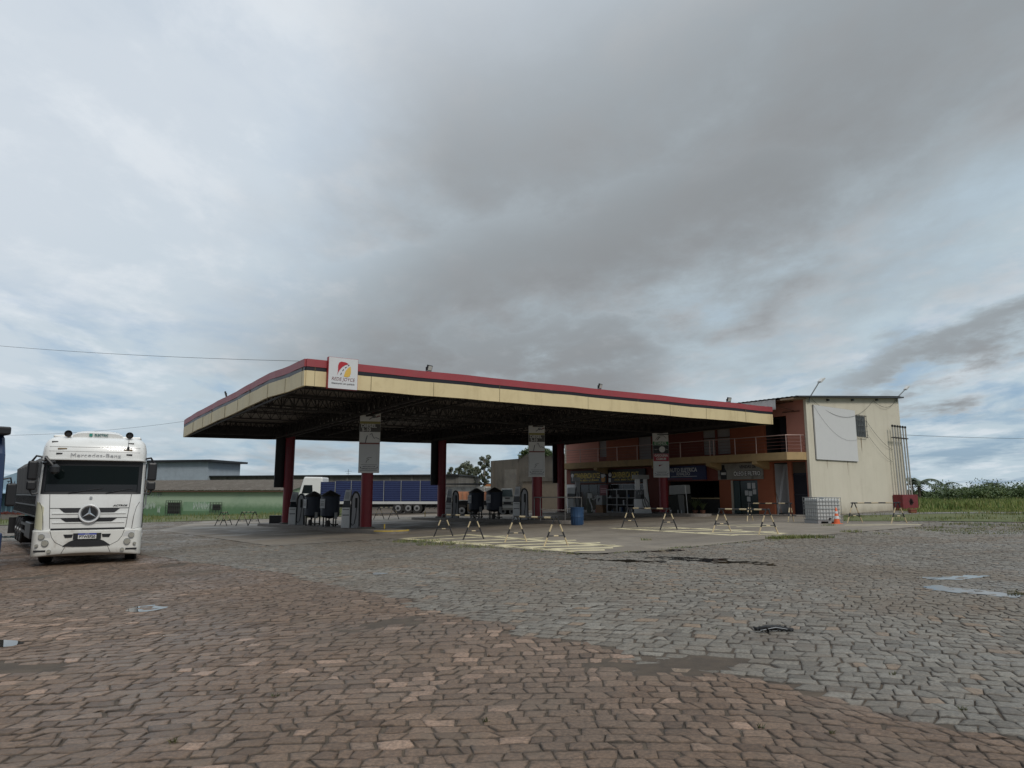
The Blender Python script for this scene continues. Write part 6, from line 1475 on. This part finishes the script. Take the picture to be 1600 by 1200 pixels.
for i in range(7):
    x0 = XM(seg[i])+.03; x1 = XM(seg[i+1])-.06; z0 = zt_(783.3); z1_ = zt_(751.5 if i else 753); q = MB().box(x0, x1, 0, 2.38, z0, z1_).build('crate_stack', M_crate, t)
    mb = MB(); nl = 11
    for k in range(nl): z = z0+(z1_-z0)*(k+.92)/nl; mb.box(x0+.01, x1-.01, -.03, -.002, z-.012, z+.018)
    mb.build('crate_rims', M_crl, q)
    mb = MB()
    for k in range(nl):
        for j in range(4):
            if (k*7+j*3+i) % 5: xx = x0+(x1-x0)*(j+.12)/4; mb.box(xx, xx+(x1-x0)*.17, -.018, -.003, z0+(z1_-z0)*(k+.25)/nl, z0+(z1_-z0)*(k+.7)/nl)
    mb.build('crate_slots', mat('crate_dark', (.008, .015, .07), .6), q)
    MB().box(x1+.01, x1+.05, -.05, -.01, z0-.1, z1_+.05).build('strap', M_sil, t)
# dump truck: orange body, white square cab facing the camera
Yd = 58; a = DP(714, 771, Yd); g0 = zat(740, 806, Yd)-.1; XD = lambda px: DP(px, 771, Yd).x-a.x; zd = lambda py: zat(750, py, Yd)-g0
t = thing('dump_truck', 'old dump truck with a rusty orange tipper body and a boxy white cab', 'truck', (a.x, a.y, g0), 0)
bd = MB().prism([(XD(712), zd(768)), (XD(775), zd(768)), (XD(775), zd(782)), (XD(714), zd(781))], .6, 5.5).build('tipper_body', mat('tipper_orange', (.55, .24, .13), .6, var=.25, dirt=.55, dcol=(.22, .12, .08), dscale=1.5, streak=.6), t)
for i in range(9): x = XD(714)+i*.40; MB().box(x, x+.09, .52, .599, zd(781), zd(768.5)).build('body_rib', mat('rib_rust', (.42, .22, .13), .7, var=.3), bd)
MB().box(XD(714), XD(790), 1.0, 4.5, zd(790), zd(783)).build('chassis', M_tbk, t)
x0 = XD(783.5); x1 = XD(802.5)
cabd = MB().prism([(x0, zd(797)), (x1, zd(797)), (x1, zd(779)), (x1-.10, zd(763.5)), (x0, zd(763.5))], 0, 1.9).build('cab', mat('old_white', (.42, .42, .40), .5, var=.1, dirt=.4, dcol=(.25, .22, .18)), t, bevel=.05)
MB().prism([(x0+.05, zd(776)), (x1-.08, zd(776)), (x1-.17, zd(765)), (x0+.05, zd(765))], -.02, -.001).build('windscreen', mat('old_glass', (.05, .07, .07), .1), cabd)
MB().box(x0+.02, x1-.02, -.06, -.001, zd(788.5), zd(784)).build('grille', M_tbk, cabd); MB().box(x0-.02, x1+.04, -.18, -.002, zd(793.5), zd(790)).build('bumper', mat('old_white', (.42, .42, .40), .5), cabd)
for x in (x0+.12, x1-.12): MB().disc(x, -.06, zd(786), .07, .02).build('headlight', M_lamp, cabd)
MB().box(x0+.3, x1-.3, -.03, -.003, zd(779), zd(777.5)).build('badge', M_tbk, cabd)
MB().box(x1+.04, x1+.14, -.05, .05, zd(783), zd(780.5)).build('mirror', M_tbk, cabd)
for px in (719, 733): swheel(t, XD(px)+.1, .9, .5); swheel(t, XD(px)+.1, 4.0, .5)
swheel(t, XD(786), .3, .45); swheel(t, XD(800), .3, .45)
mb = MB(); mb.box(XD(730), XD(745), .3, 1.2, zd(799), zd(788)); mb.build('fuel_tank', mat('tank_brown', (.13, .09, .05), .6, var=.3), t, bevel=.05)
# far dumping ground post
t = thing('antenna_mast', 'thin mast rising over the warehouse roof', 'mast', (DP(543, 771, 100).x, 100, 3.9)); MB().tube([(0, 0, 0), (0, 0, 1.2)], .03, 5).build('pole', M_steel, t); MB().box(-.5, .5, -.02, .02, .9, .93).box(-.3, .3, -.02, .02, .6, .63).build('antenna_arms', M_steel, t)

# ================================================================== OVERHEAD WIRES
def wire(p, q, sag, label, r=.014):
    p = Vector(p); q = Vector(q); n = 40; mb = MB(); mb.tube([p.lerp(q, i/n)-Vector((0, 0, sag*4*(i/n)*(1-i/n))) for i in range(n+1)], r, 5)
    o = mb.build('overhead_wire', M_rub); return tag(o, label, 'cable')
wire(DP(-80, 533, 46), DP(560, 566, 33), .25, 'thin overhead wire running from the upper left to the canopy corner', .010)
wire(DP(-80, 680, 70), DP(420, 636, 70), .9, 'faint overhead wire passing low above the white truck cab roof', .012)
wire(DP(1400, 679, 52), DP(1750, 684, 75), .2, 'thin overhead wire leaving the building toward the right edge', .014)
